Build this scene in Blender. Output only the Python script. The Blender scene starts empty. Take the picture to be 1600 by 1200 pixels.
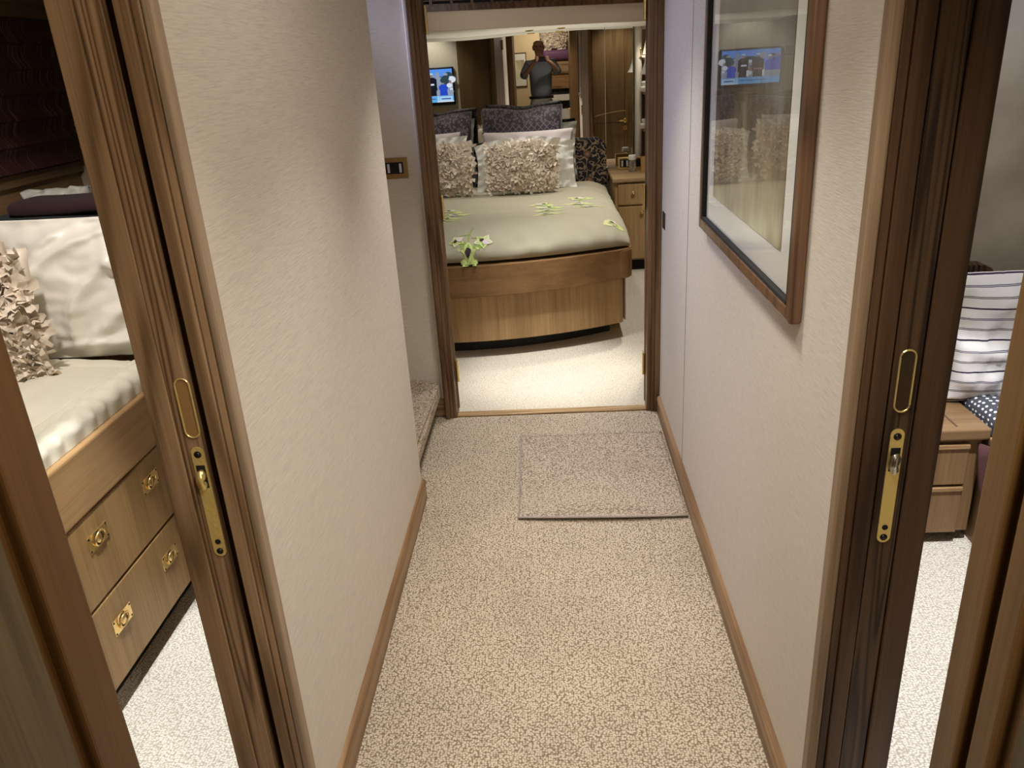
import bpy, bmesh, math, random
from mathutils import Vector, Matrix, noise
random.seed(7)
C = bpy.context.scene
COL = C.collection
PI = math.pi

# ------------------------------------------------------------------ camera
cam_data = bpy.data.cameras.new('camera')
cam = bpy.data.objects.new('camera', cam_data)
COL.objects.link(cam)
FPX = 1235.2
cam_data.sensor_fit = 'HORIZONTAL'
cam_data.sensor_width = 36.0
cam_data.lens = 36.0 * FPX / 1600.0
cam_data.clip_start = 0.01
PITCH, ROLL, YAW = math.radians(22.205), math.radians(3.605), math.radians(3.565)
M3 = Matrix.Rotation(YAW, 3, 'Z') @ Matrix.Rotation(-PITCH, 3, 'X') @ Matrix.Rotation(ROLL, 3, 'Y')
rgt, fwd, up = M3 @ Vector((1, 0, 0)), M3 @ Vector((0, 1, 0)), M3 @ Vector((0, 0, 1))
cam.matrix_world = Matrix(((rgt.x, up.x, -fwd.x, 0), (rgt.y, up.y, -fwd.y, 0), (rgt.z, up.z, -fwd.z, 1.5), (0, 0, 0, 1)))
C.camera = cam

# ------------------------------------------------------------------ world, exposure, lights
w = bpy.data.worlds.new('world'); C.world = w; w.use_nodes = True
w.node_tree.nodes['Background'].inputs[0].default_value = (1.0, 0.86, 0.72, 1)
w.node_tree.nodes['Background'].inputs[1].default_value = 0.02
C.view_settings.view_transform = 'Standard'
C.view_settings.look = 'None'
C.view_settings.exposure = 0.0
C.view_settings.gamma = 1.0
C.view_settings.use_curve_mapping = False
C.cycles.max_bounces = 8
C.cycles.diffuse_bounces = 5
C.cycles.glossy_bounces = 5
C.cycles.caustics_reflective = False
C.cycles.caustics_refractive = False
C.cycles.sample_clamp_indirect = 4.0
C.cycles.use_denoising = True

WARM = (1.0, 0.87, 0.70)
SOFT = (1.0, 0.965, 0.90)
def area(name, loc, size, power, col=WARM, tgt=None, spread=180):
    d = bpy.data.lights.new(name, 'AREA'); d.shape = 'DISK'; d.size = size; d.energy = power; d.color = col
    d.spread = math.radians(spread)
    o = bpy.data.objects.new(name, d); COL.objects.link(o); o.location = loc
    if tgt is not None:
        o.rotation_euler = (Vector(tgt) - Vector(loc)).to_track_quat('-Z', 'Y').to_euler()
    return o
def spot(name, loc, tgt, power, angle, blend=0.6, col=WARM, r=0.03):
    d = bpy.data.lights.new(name, 'SPOT'); d.energy = power; d.color = col; d.spot_size = math.radians(angle)
    d.spot_blend = blend; d.shadow_soft_size = r
    o = bpy.data.objects.new(name, d); COL.objects.link(o); o.location = loc
    o.rotation_euler = (Vector(tgt) - Vector(loc)).to_track_quat('-Z', 'Y').to_euler()
    return o
# corridor ceiling lamps and an added fill
area('entry_lamp', (0.29, 0.20, 1.96), 0.12, 11.0, WARM, (-0.1, 1.4, 0.8))
area('corridor_lamp', (0.05, 0.80, 1.99), 0.2, 6.2, SOFT, None, 100)
area('corridor_lamp', (0.05, 1.65, 1.99), 0.2, 4.6, SOFT, None, 84)
area('corridor_lamp', (-0.03, 2.60, 1.99), 0.2, 5.5, SOFT, None, 84)
area('corridor_fill', (-0.03, 1.5, 2.0), 0.4, 2.0, SOFT)  # broad fill added to lift the upper walls
# cold light coming down the stairwell
spot('stairwell_light', (-1.05, 3.16, 1.95), (0.45, 2.70, 1.0), 66, 80, 1.0, (0.55, 0.64, 1.0), 0.1)
# bedroom downlights, with added fills for carpet, beam and canopy lining
spot('bedroom_downlight', (-0.02, 3.62, 1.98), (-0.02, 3.80, 0), 108, 34, 0.8, (1.0, 1.0, 1.0))
area('bedroom_carpet_fill', (-0.02, 3.70, 2.0), 0.3, 3.6, (1.0, 1.0, 1.0), None, 62)  # added fill, evens out the bright carpet inside the doorway
spot('bedroom_downlight_foot', (-0.4, 4.9, 1.98), (-0.4, 4.8, 0), 33, 105, 0.8, SOFT)
spot('bedroom_downlight_side', (0.72, 4.7, 1.98), (0.72, 4.8, 0), 75, 100, 0.8, SOFT)
spot('bedroom_beam_fill', (0.0, 4.3, 1.93), (0.0, 5.6, 1.76), 13, 90, 0.8, SOFT)  # added to brighten the canopy beam, not a ceiling fitting
spot('canopy_downlight_light', (0.12, 5.75, 1.66), (0.10, 5.66, 0.6), 16, 95, 0.8, SOFT)
spot('canopy_downlight_light_far', (-0.75, 5.75, 1.66), (-0.7, 5.66, 0.6), 6, 95, 0.8, SOFT)
cl = area('canopy_fabric_fill', (-0.1, 6.0, 1.98), 1.5, 5.0, SOFT); cl.data.shape = 'RECTANGLE'; cl.data.size_y = 0.45  # added area light, makes the lining glow from above
spot('wall_wash_by_television', (-1.25, 3.75, 1.98), (-1.3, 3.4, 1.2), 14, 100, 0.8, SOFT)
spot('bathroom_door_light', (0.78, 3.8, 1.98), (0.78, 3.4, 1.0), 14, 90, 0.8, WARM)
spot('shelf_lamp_light', (0.72, 6.1, 1.66), (0.72, 6.2, 0.7), 5, 100, 0.8, WARM)
# left cabin, right cabin
area('left_cabin_fill', (-1.3, 2.0, 1.99), 0.2, 1.6, WARM)  # faint fill added so the blind does not go black
spot('berth_reading_light', (-1.05, 1.42, 1.93), (-1.42, 2.10, 0.95), 50, 70, 0.7, (1.0, 0.93, 0.85))
spot('left_cabin_downlight', (-0.84, 1.55, 1.98), (-0.86, 1.6, 0), 210, 32, 0.5, (1.0, 1.0, 0.96))
spot('right_cabin_downlight', (0.95, 1.6, 1.98), (0.98, 1.75, 0), 190, 60, 0.5, (1.0, 1.0, 1.0))
area('right_cabin_fill', (1.3, 2.0, 1.98), 0.2, 8.0, SOFT)  # fill added to brighten the suede wall
area('right_cabin_blue_strip', (1.55, 2.6, 1.9), 0.15, 0.9, (0.35, 0.5, 1.0))
# forward cabin behind the photographer
area('forward_cabin_lamp', (-0.1, -1.5, 2.25), 0.25, 16, WARM)

# ------------------------------------------------------------------ helpers
ROOT = {}
class B:
    def __init__(s): s.bm = bmesh.new(); s.mi = 0; s.uv = None
    def _fin(s, faces):
        for f in faces: f.material_index = s.mi
    def box(s, x0, x1, y0, y1, z0, z1, bev=0.0, seg=2, mat=None):
        r = bmesh.ops.create_cube(s.bm, size=1.0)
        vs = r['verts']
        for v in vs:
            v.co = Vector(((x0+x1)/2 + v.co.x*(x1-x0), (y0+y1)/2 + v.co.y*(y1-y0), (z0+z1)/2 + v.co.z*(z1-z0)))
        fs = set(f for v in vs for f in v.link_faces)
        if bev > 0:
            es = list(set(e for v in vs for e in v.link_edges))
            rr = bmesh.ops.bevel(s.bm, geom=es, offset=bev, segments=seg, profile=0.5, affect='EDGES')
            fs = set(rr['faces']) | set(f for v in rr['verts'] for f in v.link_faces)
            vs = list(set(v for f in fs for v in f.verts))
        if mat is not None:
            for v in vs: v.co = mat @ v.co
        s._fin(fs); return s
    def prism(s, pts, z0, z1, tr=None):
        """polygon pts (x,y) extruded z0..z1; tr maps (x,y,z) -> world"""
        tr = tr or (lambda x, y, z: (x, y, z))
        a = [s.bm.verts.new(tr(x, y, z0)) for x, y in pts]; b = [s.bm.verts.new(tr(x, y, z1)) for x, y in pts]
        n = len(pts); fs = [s.bm.faces.new(a[::-1]), s.bm.faces.new(b)]
        for i in range(n):
            fs.append(s.bm.faces.new((a[i], a[(i+1) % n], b[(i+1) % n], b[i])))
        s._fin(fs); return s
    def poly(s, pts):
        s._fin([s.bm.faces.new([s.bm.verts.new(p) for p in pts])]); return s
    def lathe(s, prof, c, ax='Z', n=20):
        c = Vector(c)
        rings = []
        for r, h in prof:
            ring = []
            for i in range(n):
                a = 2*PI*i/n; p = (r*math.cos(a), r*math.sin(a), h)
                if ax == 'X': p = (p[2], p[0], p[1])
                elif ax == 'Y': p = (p[0], p[2], p[1])
                ring.append(s.bm.verts.new(c + Vector(p)))
            rings.append(ring)
        fs = []
        for a, b in zip(rings, rings[1:]):
            for i in range(n): fs.append(s.bm.faces.new((a[i], a[(i+1) % n], b[(i+1) % n], b[i])))
        fs.append(s.bm.faces.new(rings[0][::-1])); fs.append(s.bm.faces.new(rings[-1]))
        s._fin(fs); return s
    def tube(s, pts, rad, n=8, closed=False):
        pts = [Vector(p) for p in pts]; m = len(pts); rings = []
        for i, p in enumerate(pts):
            if closed: t = pts[(i+1) % m] - pts[i-1]
            else: t = pts[min(i+1, m-1)] - pts[max(i-1, 0)]
            t.normalize()
            u = t.cross(Vector((0.31, 0.17, 0.93)))
            if u.length < 0.05: u = t.cross(Vector((1, 0, 0)))
            u.normalize(); v = t.cross(u)
            r = rad[i] if isinstance(rad, (list, tuple)) else rad
            rings.append([s.bm.verts.new(p + r*(math.cos(2*PI*k/n)*u + math.sin(2*PI*k/n)*v)) for k in range(n)])
        fs = []
        prs = list(zip(rings, rings[1:])) + ([(rings[-1], rings[0])] if closed else [])
        for a, b in prs:
            for i in range(n): fs.append(s.bm.faces.new((a[i], a[(i+1) % n], b[(i+1) % n], b[i])))
        if not closed:
            fs.append(s.bm.faces.new(rings[0][::-1])); fs.append(s.bm.faces.new(rings[-1]))
        s._fin(fs); return s
    def ball(s, c, r, sx=1, sy=1, sz=1, n=16):
        rr = bmesh.ops.create_uvsphere(s.bm, u_segments=n, v_segments=max(6, n//2), radius=r)
        for v in rr['verts']: v.co = Vector((c[0]+v.co.x*sx, c[1]+v.co.y*sy, c[2]+v.co.z*sz))
        s._fin(set(f for v in rr['verts'] for f in v.link_faces)); return s
    def grid(s, fn, nu, nv, closed=False, uv=True):
        """fn(u,v) with u,v in 0..1 -> point"""
        vs = [[s.bm.verts.new(fn(i/nu, j/nv)) for j in range(nv+1)] for i in range(nu+1)]
        if uv and s.uv is None: s.uv = s.bm.loops.layers.uv.new('uv')
        fs = []
        for i in range(nu):
            for j in range(nv):
                f = s.bm.faces.new((vs[i][j], vs[i+1][j], vs[i+1][j+1], vs[i][j+1])); fs.append(f)
                if uv:
                    for l, (a, b) in zip(f.loops, ((i, j), (i+1, j), (i+1, j+1), (i, j+1))):
                        l[s.uv].uv = (a/nu, b/nv)
        s._fin(fs); return vs
    def build(s, name, mats, parent=None, smooth=False, sharp=None, recalc=True):
        off = ROOT.get(parent.name, Vector((0, 0, 0))) if parent is not None else Vector((0, 0, 0))
        if recalc: bmesh.ops.recalc_face_normals(s.bm, faces=s.bm.faces[:])
        for v in s.bm.verts: v.co -= off
        me = bpy.data.meshes.new(name); s.bm.to_mesh(me); s.bm.free()
        for m in (mats if isinstance(mats, (list, tuple)) else [mats]): me.materials.append(m)
        if smooth:
            for p in me.polygons: p.use_smooth = True
        if sharp is not None: me.set_sharp_from_angle(angle=math.radians(sharp))
        o = bpy.data.objects.new(name, me); COL.objects.link(o)
        if parent is not None:
            o.parent = parent; ROOT[o.name] = off
        return o
def tag(o, label, cat, group=None, kind=None):
    o['label'] = label; o['category'] = cat
    if group: o['group'] = group
    if kind: o['kind'] = kind
    return o
def thing(name, label, cat, loc=(0, 0, 0), group=None):
    o = bpy.data.objects.new(name, None); COL.objects.link(o); o.location = loc
    o.empty_display_size = 0.05
    ROOT[o.name] = Vector(loc)
    return tag(o, label, cat, group)
def struct(o): o['kind'] = 'structure'; return o
def setting(name, loc=(0, 0, 0)):
    o = bpy.data.objects.new(name, None); COL.objects.link(o); o.location = loc; o.empty_display_size = 0.05
    ROOT[o.name] = Vector(loc); o['kind'] = 'structure'; return o
def kids(o): return [c for c in bpy.data.objects if c.parent == o]
def dup(root, delta, label=None):
    r = root.copy(); COL.objects.link(r); r.location = Vector(root.location) + Vector(delta)
    if label: r['label'] = label
    ROOT[r.name] = Vector(r.location)
    for ch in kids(root):
        c = ch.copy(); COL.objects.link(c); c.parent = r
        for g in kids(ch):
            d = g.copy(); COL.objects.link(d); d.parent = c
    return r

# ------------------------------------------------------------------ materials
def newmat(name):
    m = bpy.data.materials.new(name); m.use_nodes = True
    nt = m.node_tree; b = nt.nodes['Principled BSDF']
    return m, nt, b
def N(nt, t, **k):
    n = nt.nodes.new(t)
    for a, v in k.items(): setattr(n, a, v)
    return n
def L(nt, a, b): nt.links.new(a, b)
def plain(name, col, rough=0.6, metal=0.0, spec=0.5, bump=0, bscale=200, coat=0, sheen=0, emit=None, est=1.0):
    m, nt, b = newmat(name)
    b.inputs['Base Color'].default_value = (*col, 1); b.inputs['Roughness'].default_value = rough
    b.inputs['Metallic'].default_value = metal; b.inputs['Specular IOR Level'].default_value = spec
    if coat: b.inputs['Coat Weight'].default_value = coat; b.inputs['Coat Roughness'].default_value = 0.08
    if sheen: b.inputs['Sheen Weight'].default_value = sheen
    if emit: b.inputs['Emission Color'].default_value = (*emit, 1); b.inputs['Emission Strength'].default_value = est
    if bump:
        tc = N(nt, 'ShaderNodeTexCoord'); n = N(nt, 'ShaderNodeTexNoise'); n.inputs['Scale'].default_value = bscale
        n.inputs['Detail'].default_value = 3
        bp = N(nt, 'ShaderNodeBump'); bp.inputs['Strength'].default_value = bump; bp.inputs['Distance'].default_value = 0.002
        L(nt, tc.outputs['Object'], n.inputs['Vector']); L(nt, n.outputs['Fac'], bp.inputs['Height']); L(nt, bp.outputs[0], b.inputs['Normal'])
    return m
def ramp(nt, stops, interp='LINEAR'):
    r = N(nt, 'ShaderNodeValToRGB'); cr = r.color_ramp; cr.interpolation = interp
    while len(cr.elements) > 1: cr.elements.remove(cr.elements[-1])
    cr.elements[0].position = stops[0][0]; cr.elements[0].color = (*stops[0][1], 1)
    for p, c in stops[1:]:
        e = cr.elements.new(p); e.color = (*c, 1)
    return r
def math_n(nt, op, a, b=None, c=None):
    n = N(nt, 'ShaderNodeMath', operation=op)
    for i, x in enumerate((a, b, c)):
        if x is None: continue
        if isinstance(x, (int, float)): n.inputs[i].default_value = x
        else: L(nt, x, n.inputs[i])
    return n.outputs[0]
def wood(name, dark, light, axis='Z', rings=26.0, ringw=0.55, rough=0.42, coat=0.05, seed=0.0, fine=1.0, ac=12):
    m, nt, b = newmat(name)
    tc = N(nt, 'ShaderNodeTexCoord')
    def mapped(al, ac):
        mp = N(nt, 'ShaderNodeMapping'); s = {'X': (al, ac, ac), 'Y': (ac, al, ac), 'Z': (ac, ac, al)}[axis]
        mp.inputs['Scale'].default_value = s; mp.inputs['Location'].default_value = (seed, seed*1.7, seed*0.6)
        L(nt, tc.outputs['Object'], mp.inputs['Vector']); return mp.outputs[0]
    n1 = N(nt, 'ShaderNodeTexNoise'); n1.inputs['Scale'].default_value = 1; n1.inputs['Detail'].default_value = 1.5
    L(nt, mapped(0.8, ac), n1.inputs['Vector'])
    ring = math_n(nt, 'SINE', math_n(nt, 'MULTIPLY', n1.outputs['Fac'], rings*6.28/4))
    ring = math_n(nt, 'MULTIPLY_ADD', ring, 0.5, 0.5)
    ring = math_n(nt, 'POWER', ring, 2.2)
    n2 = N(nt, 'ShaderNodeTexNoise'); n2.inputs['Scale'].default_value = 1; n2.inputs['Detail'].default_value = 3
    L(nt, mapped(5, 260*fine), n2.inputs['Vector'])
    n3 = N(nt, 'ShaderNodeTexNoise'); n3.inputs['Scale'].default_value = 1; n3.inputs['Detail'].default_value = 2
    L(nt, mapped(1.5, 40), n3.inputs['Vector'])
    v = math_n(nt, 'ADD', math_n(nt, 'MULTIPLY', ring, -ringw), math_n(nt, 'MULTIPLY', n2.outputs['Fac'], 0.8))
    v = math_n(nt, 'ADD', v, math_n(nt, 'MULTIPLY', n3.outputs['Fac'], 0.7))
    v = math_n(nt, 'ADD', v, -0.03)
    mid = tuple((a+c)/2 for a, c in zip(dark, light))
    r = ramp(nt, [(0.1, dark), (0.5, mid), (0.85, light)])
    L(nt, v, r.inputs[0]); L(nt, r.outputs[0], b.inputs['Base Color'])
    b.inputs['Roughness'].default_value = rough; b.inputs['Coat Weight'].default_value = coat; b.inputs['Coat Roughness'].default_value = 0.25; b.inputs['Specular IOR Level'].default_value = 0.3
    bp = N(nt, 'ShaderNodeBump'); bp.inputs['Strength'].default_value = 0.15; bp.inputs['Distance'].default_value = 0.001
    L(nt, n2.outputs['Fac'], bp.inputs['Height']); L(nt, bp.outputs[0], b.inputs['Normal'])
    return m
def wallpaper(name, col, var=0.12):
    m, nt, b = newmat(name)
    tc = N(nt, 'ShaderNodeTexCoord'); mp = N(nt, 'ShaderNodeMapping'); mp.inputs['Scale'].default_value = (22, 22, 420)
    L(nt, tc.outputs['Object'], mp.inputs['Vector'])
    n = N(nt, 'ShaderNodeTexNoise'); n.inputs['Scale'].default_value = 1; n.inputs['Detail'].default_value = 4; n.inputs['Roughness'].default_value = 0.65
    L(nt, mp.outputs[0], n.inputs['Vector'])
    lo = tuple(c*(1-var*1.6) for c in col); hi = tuple(min(1, c*(1+var)) for c in col)
    r = ramp(nt, [(0.25, lo), (0.5, col), (0.78, hi)])
    L(nt, n.outputs['Fac'], r.inputs[0]); L(nt, r.outputs[0], b.inputs['Base Color'])
    b.inputs['Roughness'].default_value = 0.75; b.inputs['Specular IOR Level'].default_value = 0.25
    bp = N(nt, 'ShaderNodeBump'); bp.inputs['Strength'].default_value = 0.3; bp.inputs['Distance'].default_value = 0.002
    L(nt, n.outputs['Fac'], bp.inputs['Height']); L(nt, bp.outputs[0], b.inputs['Normal'])
    return m
def carpet(name, lo, mid, hi, scale=95.0, bump=0.8, rnd=0.75, stain=0.0, squash=1.0, warp=0.35, grit=0.5):
    m, nt, b = newmat(name)
    tc = N(nt, 'ShaderNodeTexCoord')
    mp = N(nt, 'ShaderNodeMapping'); mp.inputs['Scale'].default_value = (scale, scale*squash, scale)
    L(nt, tc.outputs['Object'], mp.inputs['Vector'])
    nz = N(nt, 'ShaderNodeTexNoise'); nz.inputs['Scale'].default_value = 1.3; nz.inputs['Detail'].default_value = 2
    L(nt, mp.outputs[0], nz.inputs['Vector'])
    mx = N(nt, 'ShaderNodeMix', data_type='VECTOR'); mx.inputs['Factor'].default_value = warp
    L(nt, mp.outputs[0], mx.inputs[4]); L(nt, nz.outputs['Color'], mx.inputs[5])
    vo = N(nt, 'ShaderNodeTexVoronoi', feature='F1'); vo.inputs['Scale'].default_value = 1.0/0.65; vo.inputs['Randomness'].default_value = rnd
    L(nt, mx.outputs[1], vo.inputs['Vector'])
    n2 = N(nt, 'ShaderNodeTexNoise'); n2.inputs['Scale'].default_value = 3.0; n2.inputs['Detail'].default_value = 3
    L(nt, tc.outputs['Object'], n2.inputs['Vector'])
    n3 = N(nt, 'ShaderNodeTexNoise'); n3.inputs['Scale'].default_value = 900; n3.inputs['Detail'].default_value = 1
    L(nt, tc.outputs['Object'], n3.inputs['Vector'])
    d = math_n(nt, 'ADD', vo.outputs['Distance'], math_n(nt, 'MULTIPLY_ADD', n3.outputs['Fac'], grit, -grit/2))
    r = ramp(nt, [(0.12, hi), (0.40, mid), (0.68, lo)])
    L(nt, d, r.inputs[0])
    mixc = N(nt, 'ShaderNodeMix', data_type='RGBA', blend_type='MULTIPLY'); mixc.inputs['Factor'].default_value = 1.0
    L(nt, r.outputs[0], mixc.inputs[6])
    r2 = ramp(nt, [(0.3, (1-stain, 1-stain*0.95, 1-stain*0.85)), (0.62, (1, 1, 1))]); L(nt, n2.outputs['Fac'], r2.inputs[0])
    L(nt, r2.outputs[0], mixc.inputs[7])
    L(nt, mixc.outputs[2], b.inputs['Base Color'])
    b.inputs['Roughness'].default_value = 0.95; b.inputs['Specular IOR Level'].default_value = 0.1
    inv = math_n(nt, 'SUBTRACT', 1.0, vo.outputs['Distance'])
    bp = N(nt, 'ShaderNodeBump'); bp.inputs['Strength'].default_value = bump; bp.inputs['Distance'].default_value = 0.005
    L(nt, inv, bp.inputs['Height']); L(nt, bp.outputs[0], b.inputs['Normal'])
    return m

OAK_D, OAK_L = (0.155, 0.088, 0.040), (0.36, 0.225, 0.122)
oakZ = wood('oak_upright', OAK_D, OAK_L, 'Z')
oakZs = wood('oak_upright_strong_grain', (0.115, 0.060, 0.025), OAK_L, 'Z', rings=30, ringw=0.6, seed=3.1, ac=26)
oakY = wood('oak_lengthwise', OAK_D, OAK_L, 'Y', rings=18)
oakX = wood('oak_crosswise', OAK_D, OAK_L, 'X', rings=18)
darkZ = wood('dark_oak_upright', (0.040, 0.018, 0.008), (0.115, 0.058, 0.028), 'Z', rings=20)
shadedZs = wood('shaded_oak_strong_grain', (0.032, 0.015, 0.007), (0.13, 0.07, 0.035), 'Z', rings=32, ringw=0.7, seed=5.3, ac=26)  # darker copy of the oak, shade put into the colour
darkY = wood('dark_oak_lengthwise', (0.040, 0.018, 0.008), (0.12, 0.065, 0.03), 'Y')
veneerZ = wood('pale_oak_veneer_upright', (0.18, 0.10, 0.036), (0.41, 0.26, 0.118), 'Z', rings=8, ringw=0.2, seed=1.2)
veneerY = wood('pale_oak_veneer_lengthwise', (0.15, 0.082, 0.033), (0.34, 0.21, 0.105), 'Y', rings=8, ringw=0.2, seed=1.9)
railX = wood('bed_rail_oak', (0.15, 0.075, 0.027), (0.275, 0.155, 0.065), 'X', rings=8, ringw=0.2, seed=2.2)
greenZ = wood('olive_oak_upright', (0.028, 0.018, 0.007), (0.085, 0.057, 0.024), 'Z', rings=12, ringw=0.4, seed=7.7)
frameW = wood('picture_frame_walnut', (0.05, 0.022, 0.01), (0.17, 0.085, 0.04), 'Z', rings=20, ringw=0.4, coat=0.5)
black = plain('black_recess', (0.006, 0.005, 0.004), 0.9)
paper = wallpaper('beige_grasscloth', (0.60, 0.535, 0.455))
paper_light = wallpaper('pale_wall_fabric', (0.66, 0.60, 0.46), 0.05)
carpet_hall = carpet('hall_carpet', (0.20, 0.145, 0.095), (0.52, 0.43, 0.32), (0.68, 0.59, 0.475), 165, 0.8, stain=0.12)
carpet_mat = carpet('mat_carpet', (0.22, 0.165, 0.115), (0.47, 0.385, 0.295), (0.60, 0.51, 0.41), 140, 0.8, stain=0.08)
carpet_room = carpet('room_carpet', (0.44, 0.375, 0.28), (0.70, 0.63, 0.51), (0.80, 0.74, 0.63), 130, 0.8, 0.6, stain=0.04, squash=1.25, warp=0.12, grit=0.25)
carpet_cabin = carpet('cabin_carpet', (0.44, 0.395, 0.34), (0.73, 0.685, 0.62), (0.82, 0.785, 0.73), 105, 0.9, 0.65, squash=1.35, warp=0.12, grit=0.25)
ceil_m = plain('ceiling_paint', (0.72, 0.68, 0.60), 0.8)
cream = plain('cream_vinyl', (0.62, 0.52, 0.42), 0.6, bump=0.1, bscale=300)
brass = plain('polished_brass', (0.90, 0.66, 0.27), 0.22, 0.9)
brass_worn = plain('worn_brass', (1.0, 0.77, 0.29), 0.30, 0.75, bump=0.5, bscale=180)
brass_dull = plain('dull_brass', (0.36, 0.23, 0.09), 0.42, 0.85)
steel = plain('satin_nickel', (0.55, 0.5, 0.42), 0.25, 1.0)
dark_metal = plain('dark_metal', (0.03, 0.022, 0.015), 0.4, 0.6)
mirror_m = plain('mirror_silver', (0.86, 0.86, 0.84), 0.0, 1.0)
white_cotton = plain('white_cotton', (0.80, 0.79, 0.74), 0.85, bump=0.15, bscale=500, sheen=0.2)
satin = plain('cream_satin', (0.80, 0.77, 0.70), 0.38, sheen=0.3)
ruffle_m = plain('cream_satin_petals', (0.74, 0.64, 0.52), 0.40, sheen=0.2)
lilac = plain('pale_lilac_linen', (0.62, 0.54, 0.53), 0.85, bump=0.15, bscale=500)
sage = plain('sage_linen', (0.42, 0.44, 0.36), 0.85)
quilt_m = plain('ivory_quilt', (0.74, 0.71, 0.60), 0.8, bump=0.25, bscale=350)
duvet_m = plain('pale_green_duvet', (0.40, 0.365, 0.255), 0.8, bump=0.1, bscale=700, sheen=0.15)
maroon = plain('maroon_fleece', (0.030, 0.007, 0.012), 0.9, sheen=0.06, bump=0.2, bscale=400)
navy = plain('navy_fleece', (0.008, 0.009, 0.014), 0.9, sheen=0.05)
glass_pic, nt, b = newmat('picture_glazing')
nt.nodes.remove(b)
mixs = N(nt, 'ShaderNodeMixShader'); trn = N(nt, 'ShaderNodeBsdfTransparent'); gl = N(nt, 'ShaderNodeBsdfGlossy'); gl.inputs['Roughness'].default_value = 0.0
geo = N(nt, 'ShaderNodeNewGeometry'); vd = N(nt, 'ShaderNodeVectorMath', operation='DOT_PRODUCT'); L(nt, geo.outputs['Normal'], vd.inputs[0]); L(nt, geo.outputs['Incoming'], vd.inputs[1])
frv = math_n(nt, 'MULTIPLY_ADD', math_n(nt, 'POWER', math_n(nt, 'SUBTRACT', 1.0, math_n(nt, 'ABSOLUTE', vd.outputs['Value'])), 4.0), 0.92, 0.05)
L(nt, frv, mixs.inputs[0]); L(nt, trn.outputs[0], mixs.inputs[1]); L(nt, gl.outputs[0], mixs.inputs[2]); L(nt, mixs.outputs[0], nt.nodes['Material Output'].inputs[0])

# ================================================================== SETTING
XL, XR = -0.517, 0.452
YL, YR = 1.136, 1.152
ZC = 2.02
# floors
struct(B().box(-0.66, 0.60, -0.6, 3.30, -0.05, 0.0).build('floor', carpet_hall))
struct(B().box(-1.25, -0.60, 2.56, 3.34, -0.05, 0.0).build('floor_stairwell', carpet_hall))
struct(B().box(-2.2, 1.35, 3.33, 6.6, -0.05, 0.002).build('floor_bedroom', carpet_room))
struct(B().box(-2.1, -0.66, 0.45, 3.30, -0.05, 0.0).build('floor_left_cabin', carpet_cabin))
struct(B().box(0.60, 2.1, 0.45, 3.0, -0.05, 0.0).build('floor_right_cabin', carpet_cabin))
struct(B().box(-1.4, 1.2, -2.7, -0.6, -0.05, 0.0).build('floor_forward_cabin', carpet_cabin))
# ceilings
struct(B().box(-2.2, 2.1, -0.6, 3.36, ZC, ZC+0.04).build('ceiling', ceil_m))
struct(B().box(-2.2, 1.35, 3.36, 6.6, ZC, ZC+0.04).build('ceiling_bedroom', ceil_m))
struct(B().box(-1.4, 1.2, -2.7, -0.6, 2.34, 2.38).build('ceiling_forward_cabin', ceil_m))
# corridor walls (thick: the pocket doors slide inside them)
lw = B(); lw.box(-0.546, XL, YL+0.004, 2.557, 0, ZC); lw.box(-0.658, -0.63, YL+0.03, 2.557, 0, ZC); lw.box(-0.64, -0.53, 2.52, 2.557, 0, ZC)
struct(lw.build('wall_left', paper))
rw = B(); rw.box(XR, 0.48, YR+0.004, 3.33, 0, ZC); rw.box(0.575, 0.60, YR+0.03, 2.4, 0, ZC)
struct(rw.build('wall_right', paper))
gl_ = B(); gl_.box(XR-0.0006, XR+0.002, 2.642, 2.646, 0.08, ZC)
struct(gl_.build('trim_1', plain('panel_joint', (0.07, 0.06, 0.055), 0.8)))
# stairwell walls: the far one carries the switch
ew = B(); ew.box(-1.25, -0.503, 3.32, 3.345, 0, ZC); ew.box(-0.532, -0.505, 3.300, 3.325, 0.09, ZC, 0.004)
struct(ew.build('wall_far', paper))
struct(B().box(-1.25, -1.2, 2.5, 3.34, 0, ZC).build('wall_stairwell', paper))
struct(B().box(-1.25, -0.64, 2.515, 2.55, 0, ZC).build('wall_stairwell_near', paper))
struct(B().box(0.43, 0.48, 3.29, 3.34, 0, ZC).build('wall_far_right', paper))
# bedroom walls
bw = B(); bw.box(-2.2, -0.53, 3.345, 3.375, 0, ZC); bw.box(0.46, 1.35, 3.345, 3.375, 0, ZC)
struct(bw.build('wall_bedroom_near', paper_light))
struct(B().box(-2.2, 1.35, 6.38, 6.42, 0, ZC).build('wall_bedroom_far', paper_light))
struct(B().box(-2.24, -2.2, 3.345, 6.42, 0, ZC).build('wall_bedroom_left', paper_light))
struct(B().box(1.30, 1.35, 3.345, 6.42, 0, ZC).build('wall_bedroom_right', veneerZ))
# door header over the bedroom doorway
struct(B().box(-0.66, 0.60, 3.28, 3.345, 1.92, ZC).build('wall_door_header', paper))
# left cabin walls
struct(B().box(-1.96, -1.92, 0.45, 3.30, 0, ZC).build('wall_left_cabin_hull', veneerY))
struct(B().box(-1.95, -1.2, 3.26, 3.30, 0, ZC).build('wall_left_cabin_far', paper_light))
struct(B().box(-1.95, -1.25, 2.50, 2.505, 0, 0.03).build('trim_2', oakX))
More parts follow.
